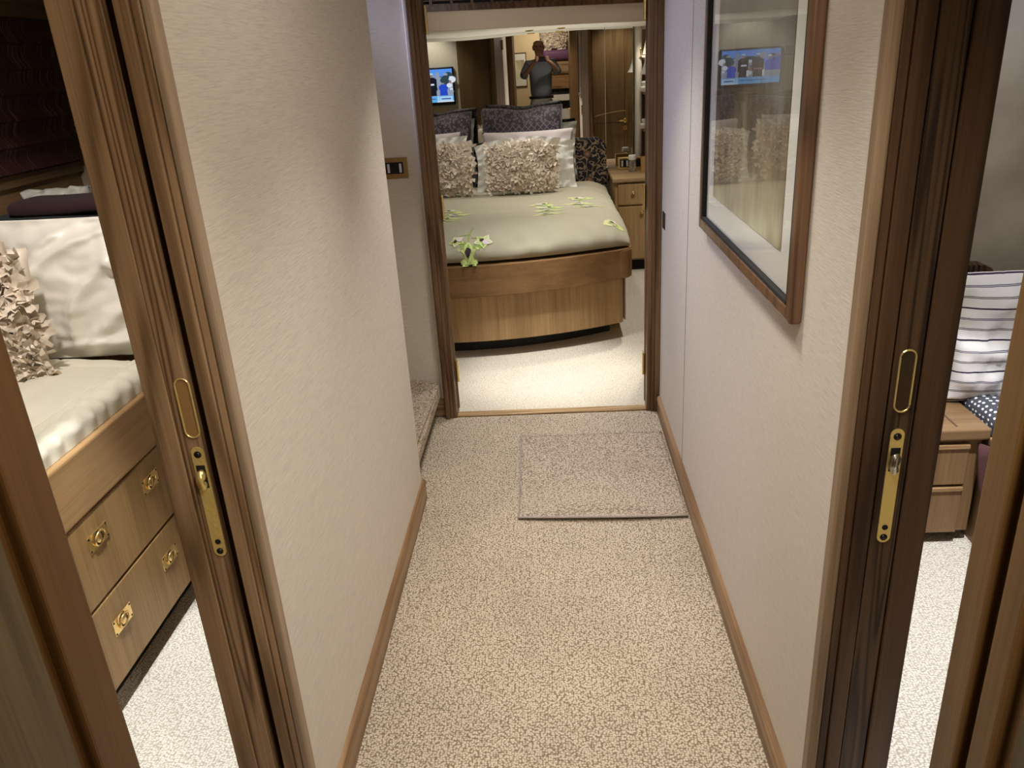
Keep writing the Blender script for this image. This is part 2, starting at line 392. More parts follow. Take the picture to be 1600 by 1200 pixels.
# right cabin walls
suede, nt, b = newmat('taupe_suede_wall')
tc = N(nt, 'ShaderNodeTexCoord'); n = N(nt, 'ShaderNodeTexNoise'); n.inputs['Scale'].default_value = 5; n.inputs['Detail'].default_value = 6
L(nt, tc.outputs['Object'], n.inputs['Vector']); r = ramp(nt, [(0.3, (0.26, 0.22, 0.17)), (0.7, (0.42, 0.37, 0.30))]); L(nt, n.outputs['Fac'], r.inputs[0]); L(nt, r.outputs[0], b.inputs['Base Color']); b.inputs['Roughness'].default_value = 0.7
struct(B().box(0.6, 2.05, 2.85, 2.9, 0, ZC).build('wall_right_cabin_far', suede))
struct(B().box(2.0, 2.05, 0.45, 2.9, 0, ZC).build('wall_right_cabin_hull', suede))
# bulkhead beside the photographer
PB0, PB1 = 0.40, 0.597
bk = B(); bk.box(-2.1, -0.50, 0.46, 0.585, 0, ZC); bk.box(0.40, 2.1, 0.46, 0.585, 0, ZC); bk.box(-0.6, 0.5, 0.46, 0.585, 1.93, ZC)
struct(bk.build('wall_near', darkZ))
struct(B().box(-1.92, -0.665, 0.585, 0.592, 0, ZC).build('reflector_left_cabin', paper_light))  # pale panel added so the lock brass reflects something bright
struct(B().box(0.605, 2.0, 0.585, 0.592, 0, ZC).build('reflector_right_cabin', paper_light))  # matching pale reflector added for the right lock brass
# forward cabin shell
fw = B(); fw.box(-1.4, -1.36, -2.7, -0.6, 0, 2.34); fw.box(1.16, 1.2, -2.7, -0.6, 0, 2.34); fw.box(-1.4, 1.2, -2.74, -2.7, 0, 2.34)
struct(fw.build('wall_forward_cabin', plain('yellow_wall_fabric', (0.55, 0.44, 0.26), 0.8)))
fs = B(); fs.box(-0.66, -0.60, -0.6, 0.46, 0, ZC); fs.box(0.52, 0.58, -0.6, 0.46, 0, ZC); fs.box(-1.4, -0.60, -0.62, -0.58, 0, 2.34); fs.box(0.52, 1.2, -0.62, -0.58, 0, 2.34); fs.box(-0.62, 0.54, -0.62, -0.58, 1.98, 2.34)
struct(fs.build('wall_entry', darkZ))

# baseboards with rounded tops
def baseboard(name, pts3, prof_side):
    pass
def board(name, x_wall, sgn, y0, y1, mat):
    prof = [(0, 0), (0.012, 0), (0.012, 0.056), (0.008, 0.059), (0.008, 0.062), (0.014, 0.064), (0.014, 0.074), (0.010, 0.081), (0.003, 0.084), (0, 0.084)]
    b_ = B(); b_.prism(prof, y0, y1, lambda x, z, y: (x_wall + sgn*x, y, z))
    return struct(b_.build(name, mat))
base_m = wood('baseboard_oak', (0.15, 0.08, 0.035), (0.36, 0.22, 0.11), 'Y', rings=10)
board('baseboard_left', XL, 1, YL+0.002, 2.569, base_m)
board('baseboard_right', XR, -1, YR+0.002, 3.255, base_m)
eb = B(); eb.prism([(0, 0), (0.012, 0), (0.012, 0.056), (0.008, 0.059), (0.008, 0.062), (0.014, 0.064), (0.014, 0.080), (0.006, 0.088), (0, 0.088)], -0.62, -0.505, lambda a, z, x: (x, 3.32 - a, z))
struct(eb.build('baseboard_far', oakX))
lb = B(); lb.prism([(0, 0), (0.012, 0), (0.012, 0.056), (0.014, 0.064), (0.014, 0.078), (0.003, 0.084), (0, 0.084)], -0.56, -0.507, lambda a, z, x: (x, 2.557 + a, z))
struct(lb.build('baseboard_left_end', base_m))

# carpeted step into the stairwell, dark riser under a rounded nosing
st = B()
poly = []
x0s, x1s, y0s, y1s, rr = -1.2, -0.528, 2.56, 3.318, 0.07
poly = [(x0s, y0s), (x1s, y0s)] + [(x1s - rr + rr*math.cos(a), y1s - rr + rr*math.sin(a)) for a in [i*PI/2/8 for i in range(9)]] + [(x0s, y1s)]
st.prism(poly, 0.125, 0.18)
bmesh.ops.bevel(st.bm, geom=[e for e in st.bm.edges if abs(e.verts[0].co.z - e.verts[1].co.z) < 1e-5 and e.verts[0].co.z > 0.15], offset=0.018, segments=4, affect='EDGES')
stair = struct(st.build('trim_3', carpet_hall, smooth=False))
struct(B().box(-1.2, -0.585, 2.56, 3.318, 0.0, 0.128).build('trim_4', black))

# ------------------------------------------------------------------ bedroom doorway: casing, threshold, two open leaves
casing_m = wood('door_casing_oak', (0.075, 0.036, 0.016), (0.20, 0.115, 0.058), 'Z', rings=14)
dc = B()
def casing(b_, s, xo, xi):
    """corridor side casing: s=-1 left, +1 right; xo outer edge, xi inner edge"""
    b_.box(min(xo, xo - s*0.022), max(xo, xo - s*0.022), 3.268, 3.325, 0, 1.95, 0.004)
    b_.box(min(xo - s*0.022, xo - s*0.036), max(xo - s*0.022, xo - s*0.036), 3.276, 3.33, 0, 1.95, 0.003)
    b_.box(min(xo - s*0.036, xi), max(xo - s*0.036, xi), 3.284, 3.345, 0, 1.95, 0.002)
casing(dc, -1, -0.516, -0.466); casing(dc, 1, 0.452, 0.397)
dc.box(-0.52, 0.455, 3.27, 3.335, 1.93, 1.99)
struct(dc.build('trim_5', casing_m))
mc = B(); mc.box(-0.60, -0.505, 3.372, 3.386, 0, 1.95, 0.003); mc.box(0.435, 0.50, 3.372, 3.386, 0, 1.95, 0.003); mc.box(-0.6, 0.5, 3.372, 3.386, 1.93, 2.0)
struct(mc.build('trim_6', darkZ))
struct(B().box(-0.466, 0.397, 3.288, 3.335, 0.0, 0.009, 0.003).build('trim_7', wood('threshold_oak', (0.24, 0.14, 0.06), (0.42, 0.28, 0.14), 'X')))
lt = B(); lt.box(-0.505, -0.482, 3.386, 3.394, 0.0, 1.95); struct(lt.build('trim_8', cream))

def hinge(b_, x, s, z):
    b_.mi = 0
    b_.box(min(x, x + s*0.003), max(x, x + s*0.003), 3.345, 3.385, z-0.05, z+0.05, 0.001)
    b_.lathe([(0.006, -0.05), (0.006, 0.05)], (x + s*0.004, 3.345, z), 'Z', 10)
    b_.mi = 1
    for dz in (-0.035, 0, 0.035): b_.lathe([(0.004, 0), (0.004, 0.0006)], (x + s*0.003, 3.372, z+dz), 'X', 8)
def leaf(name, hx, s, ang):
    """door leaf hinged at (hx, 3.35), folded back a little past square into the bedroom; s is the side of its thickness"""
    d = setting(name, (hx, 3.35, 0))
    R = Matrix.Translation((hx, 3.35, 0)) @ Matrix.Rotation(ang, 4, 'Z')
    b_ = B(); b_.box(min(0, s*0.038), max(0, s*0.038), 0, 0.43, 0.018, 1.91, 0.006, 3, mat=R); b_.build('door_leaf', casing_m, d)
    for z in (0.205, 0.945, 1.665):
        h = B(); hinge(h, hx, -s, z); h.build('hinge', [brass, black], d)
    return d
leaf('door_1', -0.457, -1, math.radians(8.5))
leaf('door_2', 0.392, 1, math.radians(-7.5))

# ------------------------------------------------------------------ pocket doors in the corridor walls
def stadium(cx, cz, w, h, n=10):
    p = []; r = w/2
    for i in range(n+1): a = PI*i/n; p.append((cx + r*math.cos(a), cz + h/2 - r + r*math.sin(a)))
    for i in range(n+1): a = PI + PI*i/n; p.append((cx + r*math.cos(a), cz - h/2 + r + r*math.sin(a)))
    return p
def on_face(y0):   # polygon (x,z) extruded towards -Y from y0
    return lambda x, z, t: (x, y0 - t, z)
def lock_hardware(parent, cx, yf, zp, zl, lit, panel_m):
    # flush pull: rounded rim round a recessed plate
    b_ = B(); b_.mi = 0; b_.prism(stadium(cx, zp, 0.021, 0.101), 0, 0.0012, on_face(yf))
    b_.mi = 1
    b_.tube([(x, yf-0.0014, z) for x, z in stadium(cx, zp, 0.0235, 0.103, 8)], 0.0016, 6, True)
    b_.build('flush_pull', [panel_m, lit], parent, smooth=True, sharp=30)
    # lock face plate
    b_ = B(); b_.mi = 0; b_.prism(stadium(cx, zl, 0.0215, 0.211), 0, 0.002, on_face(yf))
    b_.mi = 1
    b_.box(cx-0.0075, cx+0.0075, yf-0.0026, yf-0.0018, zl+0.03, zl+0.072)
    for dz, rr_ in ((0.092, 0.0062), (-0.076, 0.005), (-0.095, 0.006)):
        b_.lathe([(rr_, 0), (rr_, 0.0008)], (cx, yf-0.0028, zl+dz), 'Y', 14)
    plate = b_.build('lock_plate', [lit, black], parent)
    b_ = B()
    b_.prism([(-0.008, 0.062), (0.002, 0.068), (0.007, 0.06), (0.006, 0.050), (0.001, 0.046), (0.006, 0.040), (0.005, 0.033), (-0.002, 0.029), (-0.007, 0.034), (-0.009, 0.046)], 0.001, 0.012,
             lambda x, z, t: (cx + x, yf - t, zl + z - 0.002))
    bmesh.ops.bevel(b_.bm, geom=b_.bm.edges[:], offset=0.0016, segments=2, affect='EDGES')
    b_.build('latch_hook', steel if cx > 0 else brass_worn, plate, smooth=True)
    b_ = B()
    for dz in (0.092, -0.095):
        b_.lathe([(0.0045, 0), (0.0040, 0.001), (0.002, 0.0016)], (cx, yf-0.0030, zl+dz), 'Y', 12)
    b_.build('screw', dark_metal, plate, smooth=True)

# left
d3 = setting('door_3', (-0.60, YL, 0))
b_ = B(); b_.box(-0.620, -0.586, YL, YL+0.60, 0.005, 1.93, 0.0015); b_.build('door_leaf', oakZs, d3)
lock_hardware(d3, -0.5935, YL, 1.0155, 0.841, brass_worn, wood('flush_pull_brass_tint', (0.25, 0.13, 0.045), (0.34, 0.19, 0.075), 'Z', rings=2, ringw=0.1))
t_ = B(); t_.box(-0.659, -0.6205, YL-0.002, YL+0.05, 0, 1.95, 0.002); struct(t_.build('trim_9', oakZ))
t_ = B(); t_.box(-0.567, -0.5455, YL-0.002, YL+0.03, 0, 1.95, 0.002); t_.box(-0.5440, -0.5300, YL, YL+0.02, 0, 1.95, 0.003); struct(t_.build('trim_10', oakZ))
t_ = B(); t_.box(-0.5300, -0.5135, YL-0.003, YL+0.025, 0, 1.95, 0.006, 3); struct(t_.build('trim_11', wood('lit_edge_oak', (0.15, 0.10, 0.06), (0.36, 0.26, 0.17), 'Z', rings=6)))  # paler oak puts the corridor light on this edge
struct(B().box(-0.60, -0.53, YL+0.055, YL+0.06, 0, 1.95).build('slot_shade_left', black))  # black sheet stands in for the shade inside the pocket slot
# right: the jamb's shade is put into its darker oak
d4 = setting('door_4', (0.535, YR, 0))
b_ = B(); b_.box(0.513, 0.556, YR, YR+0.60, 0.005, 1.93, 0.0015); b_.build('door_leaf', shadedZs, d4)
lock_hardware(d4, 0.5345, YR, 1.008, 0.8215, brass_worn, plain('dark_pull_plate', (0.07, 0.04, 0.02), 0.35, 0.5))
t_ = B(); t_.box(0.5585, 0.602, YR-0.003, YR+0.05, 0, 1.95, 0.002); struct(t_.build('trim_13', darkZ))
t_ = B(); t_.box(0.4845, 0.511, YR-0.003, YR+0.03, 0, 1.95, 0.002); t_.box(0.4685, 0.4832, YR, YR+0.03, 0, 1.95, 0.002); struct(t_.build('trim_14', darkZ))
t_ = B(); t_.box(0.4495, 0.4685, YR-0.003, YR+0.025, 0, 1.95, 0.005, 3); struct(t_.build('trim_15', wood('lit_edge_oak_right', (0.12, 0.075, 0.04), (0.30, 0.20, 0.12), 'Z', rings=6)))  # corridor light on the edge put into a paler oak
struct(B().box(0.47, 0.60, YR+0.055, YR+0.06, 0, 1.95).build('slot_shade_right', black))  # black sheet for the shade in the right pocket slot
# headers above both pocket doors
hb = B(); hb.box(-0.66, -0.515, 0.585, YL+0.02, 1.93, ZC); hb.box(0.45, 0.602, 0.585, YR+0.02, 1.93, ZC)
struct(hb.build('wall_pocket_headers', darkY))

# ------------------------------------------------------------------ near doorway: posts and opened doors beside the photographer
pl_ = B(); pl_.box(-0.515, -0.45, 0.545, PB1, 0, 1.95, 0.003); pl_.box(-0.515, -0.462, 0.50, 0.546, 0, 1.95)
struct(pl_.build('trim_17', wood('post_oak_left', (0.036, 0.014, 0.0035), (0.088, 0.040, 0.010), 'Z', rings=6, ringw=0.3)))
pr_ = B(); pr_.box(0.352, 0.46, 0.560, PB1, 0, 1.95, 0.003); pr_.box(0.352, 0.45, 0.514, 0.543, 0, 1.95, 0.003); pr_.box(0.362, 0.45, 0.49, 0.57, 0, 1.95)
struct(pr_.build('trim_18', wood('post_oak_right', (0.055, 0.026, 0.007), (0.15, 0.077, 0.024), 'Z', rings=6, ringw=0.3)))
d5 = setting('door_5', (-0.47, 0.52, 0))
B().box(-0.49, -0.452, -0.22, 0.526, 0.02, 1.93, 0.003).build('door_leaf', greenZ, d5)
d6 = setting('door_6', (0.37, 0.49, 0))
B().box(0.354, 0.392, -0.25, 0.492, 0.02, 1.93, 0.003).build('door_leaf', greenZ, d6)
lv = B()
for s in (-1, 1):
    xx = 0.354 if s < 0 else 0.392
    lv.box(min(xx, xx+s*0.004), max(xx, xx+s*0.004), 0.41, 0.445, 0.68, 0.87, 0.0015)
    lv.tube([(xx, 0.428, 0.80), (xx + s*0.045, 0.428, 0.80), (xx + s*0.05, 0.40, 0.80), (xx + s*0.05, 0.32, 0.80)], 0.008, 10)
lv.build('lever_handle', brass, d6, smooth=True)

# ================================================================== CORRIDOR THINGS
# carpet mat with a bound edge, front edge lying slightly wavy
def mat_pt(u, v, dz=0.0):
    x = -0.155 + u*(0.438+0.155 - 0.004); y = 2.398 + v*0.66
    x += 0.012*(1-v)*0 - 0.010*v*(1-u)
    wv = math.exp(-v*9)
    y += -0.016*math.sin(u*PI*0.9)*wv - 0.012*u*wv
    z = 0.006 + 0.010*wv*(0.4 + 0.6*math.sin(u*PI)) + dz
    return Vector((x, y, z))
mt = thing('carpet_mat', 'loose beige loop-pile mat with bound edge on the corridor carpet by the bedroom door', 'mat', (0.14, 2.7, 0))
b_ = B(); b_.grid(lambda u, v: mat_pt(u, v), 40, 40)
r = bmesh.ops.extrude_face_region(b_.bm, geom=b_.bm.faces[:])
for v in [g for g in r['geom'] if isinstance(g, bmesh.types.BMVert)]: v.co.z -= 0.005
b_.build('pile', carpet_mat, mt, smooth=True)
b_ = B()
edge = [mat_pt(u/40, 0) for u in range(41)]; side = [mat_pt(0, v/30) for v in range(31)][::-1]; far = [mat_pt(u/40, 1) for u in range(41)]
b_.tube(side[:-1] + edge, [0.0022]*(len(side)-1) + [0.0042]*len(edge), 6)
b_.build('bound_edge', plain('mat_binding', (0.30, 0.25, 0.22), 0.85), mt, smooth=True)

# framed picture on the right wall
pic = thing('framed_picture', 'tall glazed picture in a walnut frame hanging on the right corridor wall', 'picture', (XR, 1.88, 1.03))
y0, y1, z0, z1, fwid = 1.405, 2.330, 1.020, 1.98, 0.030
fr_m = B()
def strip_y(za, zb): fr_m.box(0.4284, XR-0.0005, y0+0.012, y1-0.012, za+0.0004, zb-0.0004, 0.005, 3)
strip_y(z0, z0+fwid); strip_y(z1-fwid, z1)
fr_m.box(0.428, XR, y0, y0+fwid, z0, z1, 0.006, 3); fr_m.box(0.428, XR, y1-fwid, y1, z0, z1, 0.006, 3)
fr_m.build('frame', frameW, pic)
inl = B()
ya, yb, za, zb = y0+fwid, y1-fwid, z0+fwid, z1-fwid
inl.box(0.430, 0.446, ya-0.002, ya+0.006, za, zb); inl.box(0.430, 0.446, yb-0.006, yb+0.002, za, zb); inl.box(0.430, 0.446, ya, yb, za-0.002, za+0.006); inl.box(0.430, 0.446, ya, yb, zb-0.006, zb+0.002)
inl.build('inner_slip', black, pic)
B().box(0.443, 0.448, ya, yb, za, zb).build('mat_board', plain('mat_board_white', (0.82, 0.80, 0.74), 0.8), pic)
art, nt, b = newmat('watercolour_landscape')
tc = N(nt, 'ShaderNodeTexCoord'); sx = N(nt, 'ShaderNodeSeparateXYZ'); L(nt, tc.outputs['Object'], sx.inputs[0])
n = N(nt, 'ShaderNodeTexNoise'); n.inputs['Scale'].default_value = 7; n.inputs['Detail'].default_value = 6
mp = N(nt, 'ShaderNodeMapping'); mp.inputs['Scale'].default_value = (1, 1.6, 0.55); mp.inputs['Rotation'].default_value = (0.35, 0, 0)
L(nt, tc.outputs['Object'], mp.inputs[0]); L(nt, mp.outputs[0], n.inputs['Vector'])
hgt = math_n(nt, 'ADD', math_n(nt, 'MULTIPLY', sx.outputs['Z'], 1.35), math_n(nt, 'MULTIPLY_ADD', n.outputs['Fac'], 0.8, -0.38))
r = ramp(nt, [(0.06, (0.56, 0.53, 0.34)), (0.20, (0.38, 0.33, 0.20)), (0.34, (0.24, 0.19, 0.11)), (0.48, (0.11, 0.08, 0.045)), (0.60, (0.18, 0.165, 0.13)), (0.9, (0.24, 0.245, 0.23))])
L(nt, hgt, r.inputs[0]); L(nt, r.outputs[0], b.inputs['Base Color']); b.inputs['Roughness'].default_value = 0.9
B().box(0.4415, 0.444, 1.538, 2.202, 1.128, 1.87).build('artwork', art, pic)
B().poly([(0.439, ya, za), (0.439, ya, zb), (0.439, yb, zb), (0.439, yb, za)]).build('glazing', glass_pic, pic, recalc=False)

# light switch with a brass plate on the far stairwell wall
sw = thing('light_switch', 'brass double light switch plate with black rockers on the stairwell wall', 'light switch', (-0.63, 3.32, 1.12))
b_ = B(); b_.box(-0.70, -0.5775, 3.312, 3.3205, 1.078, 1.162, 0.003); b_.build('plate', brass_dull, sw)
b_ = B(); b_.box(-0.69, -0.596, 3.3095, 3.313, 1.098, 1.144, 0.001); b_.build('switch_insert', black, sw)
for x in (-0.661, -0.612):
    b_ = B(); b_.box(x, x+0.0095, 3.3075, 3.3105, 1.103, 1.138, 0.0008); b_.build('rocker', plain('pale_rocker', (0.62, 0.62, 0.66), 0.4), sw)
b_ = B(); b_.box(0.449, XR+0.001, 3.17, 3.235, 0.84, 0.905, 0.001)
tag(b_.build('door_catch_plate', plain('bronze_plate', (0.05, 0.03, 0.02), 0.4, 0.5)), 'small dark bronze plate on the right corridor wall beside the bedroom doorway', 'wall plate')

# ================================================================== BEDROOM
XC = -0.52
def outline(hw, yfoot, k, ybk, rad, n=28):
    """bowed foot, rounded front corners, straight sides back to ybk"""
    pts = []
    def fy(dx): return yfoot + k*dx*dx
    xs = [-(hw-rad) + 2*(hw-rad)*i/n for i in range(n+1)]
    yc = fy(hw-rad) + rad
    pts.append((XC-hw, ybk))
    for i in range(7):
        a = PI + (PI/2)*i/6*0.86; pts.append((XC-(hw-rad) + rad*math.cos(a), yc + rad*math.sin(a)))
    for x in xs: pts.append((XC+x, fy(x)))
    for i in range(7):
        a = 2*PI - (PI/2)*0.86*(6-i)/6; pts.append((XC+(hw-rad) + rad*math.cos(a), yc + rad*math.sin(a)))
    pts.append((XC+hw, ybk))
    return pts
bed = thing('platform_bed', 'large oak platform bed with bowed footboard standing on a black plinth', 'bed', (XC, 5.1, 0))
b_ = B(); b_.prism(outline(0.905, 4.053, 0.29, 6.15, 0.03), 0.098, 0.37); b_.build('base_panel', veneerZ, bed)
b_ = B(); b_.prism([(0.392, 4.335), (0.402, 4.335), (0.402, 6.1), (0.392, 6.1)], 0.098, 0.37); b_.build('side_trim', oakZ, bed)
b_ = B(); b_.prism(outline(0.955, 4.012, 0.29, 6.15, 0.075), 0.362, 0.522)
bmesh.ops.bevel(b_.bm, geom=[e for e in b_.bm.edges if abs(e.verts[0].co.z-e.verts[1].co.z) < 1e-5], offset=0.006, segments=2, affect='EDGES')
b_.build('rail', railX, bed)
b_ = B(); b_.prism(outline(0.84, 4.19, 0.345, 6.1, 0.03), 0.0, 0.10); b_.build('plinth', plain('plinth_black', (0.006, 0.007, 0.007), 0.6), bed)

# duvet: domed, tucked in at the rail
DY0, DY1, DHW = 4.055, 6.02, 0.925
def duvet_pt(u, v, dz=0.0):
    s = (u-0.5)*2
    # spread the samples towards the edges
    s = math.copysign(1-(1-abs(s))**1.35, s)
    x = XC + s*DHW
    yf = DY0 + 0.27*(s*DHW)**2 + 0.05*max(0, abs(s)-0.9)*10*0.5
    t = v**1.35
    y = yf + t*(DY1-yf)
    d_side = (1-abs(s))*DHW; d_foot = y - yf
    def dome(d, R): 
        q = min(1, d/R); return math.sqrt(max(0, 1-(1-q)**2))
    hs = dome(d_side, 0.15); hf = dome(d_foot, 0.22)
    h = hs*hf
    z = 0.525 + 0.114*h + 0.036*math.exp(-((d_foot-0.35)/0.35)**2)*hs
    # bulge outwards a little above the rail
    bul = 0.03*math.sin(PI*min(1, hs))*(1 if d_side < 0.16 else 0)
    x += math.copysign(bul, s); 
    if d_foot < 0.22: y -= 0.025*math.sin(PI*hf)
    # gathers along the edge and long soft creases
    e = math.exp(-d_foot/0.16) + math.exp(-d_side/0.10)
    z += 0.020*min(1, e)*(noise.noise(Vector((x*9 + y*5, y*2.5, 1.3)))) * h**0.5
    z += 0.006*noise.noise(Vector((x*1.8, y*5.5, 4.0))) * h
    z += 0.003*noise.noise(Vector((x*6, y*6, 9.0))) * h
    z += 0.014*math.exp(-(((x-XC)/0.12)**2))*0 - 0.02*math.exp(-(((x+0.52)/0.10)**2) - ((y-5.75)/0.3)**2)*0
    gf = math.exp(-d_foot/0.13)*hf**0.5; gs = math.exp(-d_side/0.12)*hs**0.5
    q = noise.noise(Vector((x*11, y*1.5, 2.2))) + 0.6*noise.noise(Vector((x*26, y*3, 7.7)))
    y -= 0.016*q*gf; z += 0.012*q*gf
    q2 = noise.noise(Vector((x*2, y*12, 5.2)))
    x += math.copysign(0.012*q2*gs, s); z += 0.008*q2*gs
    return Vector((x, y, z + dz))
b_ = B(); b_.grid(lambda u, v: duvet_pt(u, v), 110, 110)
duv = b_.build('duvet', duvet_m, None, smooth=True)
tag(duv, 'pale green duvet printed with orchid sprays covering the large bowed bed', 'duvet')
from mathutils.bvhtree import BVHTree
bvh = BVHTree.FromPolygons([v.co for v in duv.data.vertices], [p.vertices for p in duv.data.polygons])
def on_duvet(x, y, lift=0.0022):
    h = bvh.ray_cast(Vector((x, y, 1.2)), Vector((0, 0, -1)))
    if h[0] is None: return Vector((x, y, 0.53))
    return h[0] + h[1]*lift if h[1].z > 0 else h[0] - h[1]*lift
def px_on_duvet(px, py):
    d = (rgt*((px-800)/FPX) + fwd + up*(-(py-600)/FPX)).normalized()
    h = bvh.ray_cast(Vector((0, 0, 1.5)), d)
    return h[0]
GP = [plain('print_leaf_green', (0.26, 0.36, 0.07), 0.8), plain('print_lime', (0.56, 0.66, 0.22), 0.8), plain('print_cream_green', (0.70, 0.72, 0.46), 0.8),
      plain('print_plum', (0.035, 0.012, 0.03), 0.8), plain('print_blush', (0.68, 0.58, 0.58), 0.8), plain('print_pale_yellow', (0.66, 0.60, 0.30), 0.8)]
def petal(b_, cx, cy, ang, ln, wd, mi, lift=0.0022, off=0.0):
    """a leaf-shaped patch of the print: base at (cx,cy), pointing along ang on the bed top"""
    b_.mi = mi; n = 6; L_, R_ = [], []
    for i in range(n+1):
        t = i/n; ww = wd*math.sin(PI*(0.08 + 0.92*t)**0.8)*0.5
        ax, ay = cx + (off + ln*t)*math.cos(ang), cy + (off + ln*t)*math.sin(ang)
        L_.append(b_.bm.verts.new(on_duvet(ax - ww*math.sin(ang), ay + ww*math.cos(ang), lift)))
        R_.append(b_.bm.verts.new(on_duvet(ax + ww*math.sin(ang), ay - ww*math.cos(ang), lift)))
    for i in range(n):
        f = b_.bm.faces.new((L_[i], R_[i], R_[i+1], L_[i+1])); f.material_index = mi
def stem(b_, p, q, bend, wd=0.008, mi=0):
    b_.mi = mi; n = 10; prev = None
    p, q = Vector(p), Vector(q); d = (q-p); nrm = Vector((-d.y, d.x)).normalized()
    for i in range(n+1):
        t = i/n; c = p.lerp(q, t) + nrm*bend*math.sin(PI*t)
        a = b_.bm.verts.new(on_duvet(c.x - nrm.x*wd/2, c.y - nrm.y*wd/2, 0.0018)); e = b_.bm.verts.new(on_duvet(c.x + nrm.x*wd/2, c.y + nrm.y*wd/2, 0.0018))
        if prev: f = b_.bm.faces.new((prev[0], prev[1], e, a)); f.material_index = mi
        prev = (a, e)
def orchid(b_, x, y, r, rot, pale=1, sy=1.0):
    for k in range(5):
        a = rot + k*2*PI/5
        petal(b_, x, y, a, r, r*0.75, 1 if k % 2 else pale, 0.0024 + 0.0003*k)
        petal(b_, x, y, a, r*0.8, r*0.25, 0 if k % 2 else 1, 0.0042)
    petal(b_, x, y, rot-PI/2, r*0.75, r*0.7, 4, 0.0050); petal(b_, x, y, rot-PI/2+PI, r*0.42, r*0.55, 3, 0.0054)
def P2(px, py):
    p = px_on_duvet(px, py); return (p.x, p.y)
sprays = B()
f1, f2, f3, s0 = P2(733, 403), P2(755, 377), P2(714, 377), P2(740, 356)
stem(sprays, f1, s0, 0.01); stem(sprays, P2(736, 372), f2, 0.015); stem(sprays, P2(736, 368), f3, -0.02)
orchid(sprays, f1[0], f1[1], 0.060, 0.4); orchid(sprays, f2[0], f2[1], 0.055, 1.0, 2); orchid(sprays, f3[0], f3[1], 0.045, 2.0, 2)
petal(sprays, f1[0], f1[1], 2.2, 0.11, 0.04, 0, 0.0015); petal(sprays, f1[0], f1[1], 0.6, 0.10, 0.04, 0, 0.0015)
sprays.build('orchid_print', GP, duv)
rs2 = random.Random(11)
for cx0, cy0, ln, k in ((-0.03, 4.85, 0.50, 4), (0.20, 5.05, 0.40, 3), (-0.62, 4.75, 0.50, 4), (0.335, 4.36, 0.04, 1)):
    sprays = B()
    for i in range(k):
        cx, cy = cx0 + rs2.uniform(-0.03, 0.03)*(k > 1), cy0 + (i-(k-1)/2)*ln/max(1, k-1)
        r_ = 0.062 if k > 1 else 0.035
        orchid(sprays, cx, cy, r_, rs2.uniform(0, 6), 2)
        petal(sprays, cx, cy, rs2.uniform(2.2, 4.0), r_*1.8, 0.06, 5, 0.0014); petal(sprays, cx, cy, rs2.uniform(-0.8, 0.8), r_*1.8, 0.06, 1, 0.0014)
    if k > 1: stem(sprays, (cx0, cy0-ln/2), (cx0+0.02, cy0+ln/2+0.08), 0.03)
    sprays.build('orchid_print', GP, duv)

# ---- pillows
def frame3(org, yaw, lean):
    """local a (width), b (height), n (front normal): a pillow whose bottom centre is org, facing -Y turned by yaw, top leaning back by lean"""
    ua = Vector((math.cos(yaw), math.sin(yaw), 0)); nf = Vector((math.sin(yaw), -math.cos(yaw), 0))
    ub = Vector((0, 0, 1))*math.cos(lean) - nf*math.sin(lean); un = nf*math.cos(lean) + Vector((0, 0, 1))*math.sin(lean)
    return Vector(org), ua, ub, un
def cushion_fn(fr, w_, h_, t_, seed, wr=0.004, flange=0.0, pinch=0.06, sag=0.0, folds=None, droop=0.0):
    org, ua, ub, un = fr
    def surf(u, v, side):
        a, c = 2*u-1, 2*v-1
        fa = 1 - flange/(w_/2); fc = 1 - flange/(h_/2)
        ea, ec = min(1, abs(a)/fa), min(1, abs(c)/fc)
        th = t_/2*max(0.0, (1-ea**2.6)*(1-ec**2.6))**0.55
        A = a*w_/2*(1 - pinch*(1-c*c)); Bq = c*h_/2*(1 - pinch*0.8*(1-a*a)) + h_/2
        nz = noise.noise(Vector((a*3+seed, c*3, seed*1.7)))*wr*2.2 + noise.noise(Vector((a*8+seed, c*7, seed)))*wr
        if flange: 
            q = max(abs(a)-fa, 0)/(1-fa) + max(abs(c)-fc, 0)/(1-fc)
            nz += min(1, q)*0.012*math.sin(18*(a*1.3 - c) + seed)
        if folds and side > 0: nz += folds(a, c)*min(1, th/(t_*0.2))
        Bq -= droop*max(0, c)*(abs(a)**2)
        Bq -= sag*math.exp(-(a/0.35)**2)*max(0, c)
        return org + ua*A + ub*Bq + un*(side*th + nz)
    return surf
def cushion(b_, surf, n=26):
    front = b_.grid(lambda u, v: surf(u, v, 1), n, n)
    back = b_.grid(lambda u, v: surf(u, v, -1), n, n)
    bmesh.ops.remove_doubles(b_.bm, verts=b_.bm.verts[:], dist=1e-5)
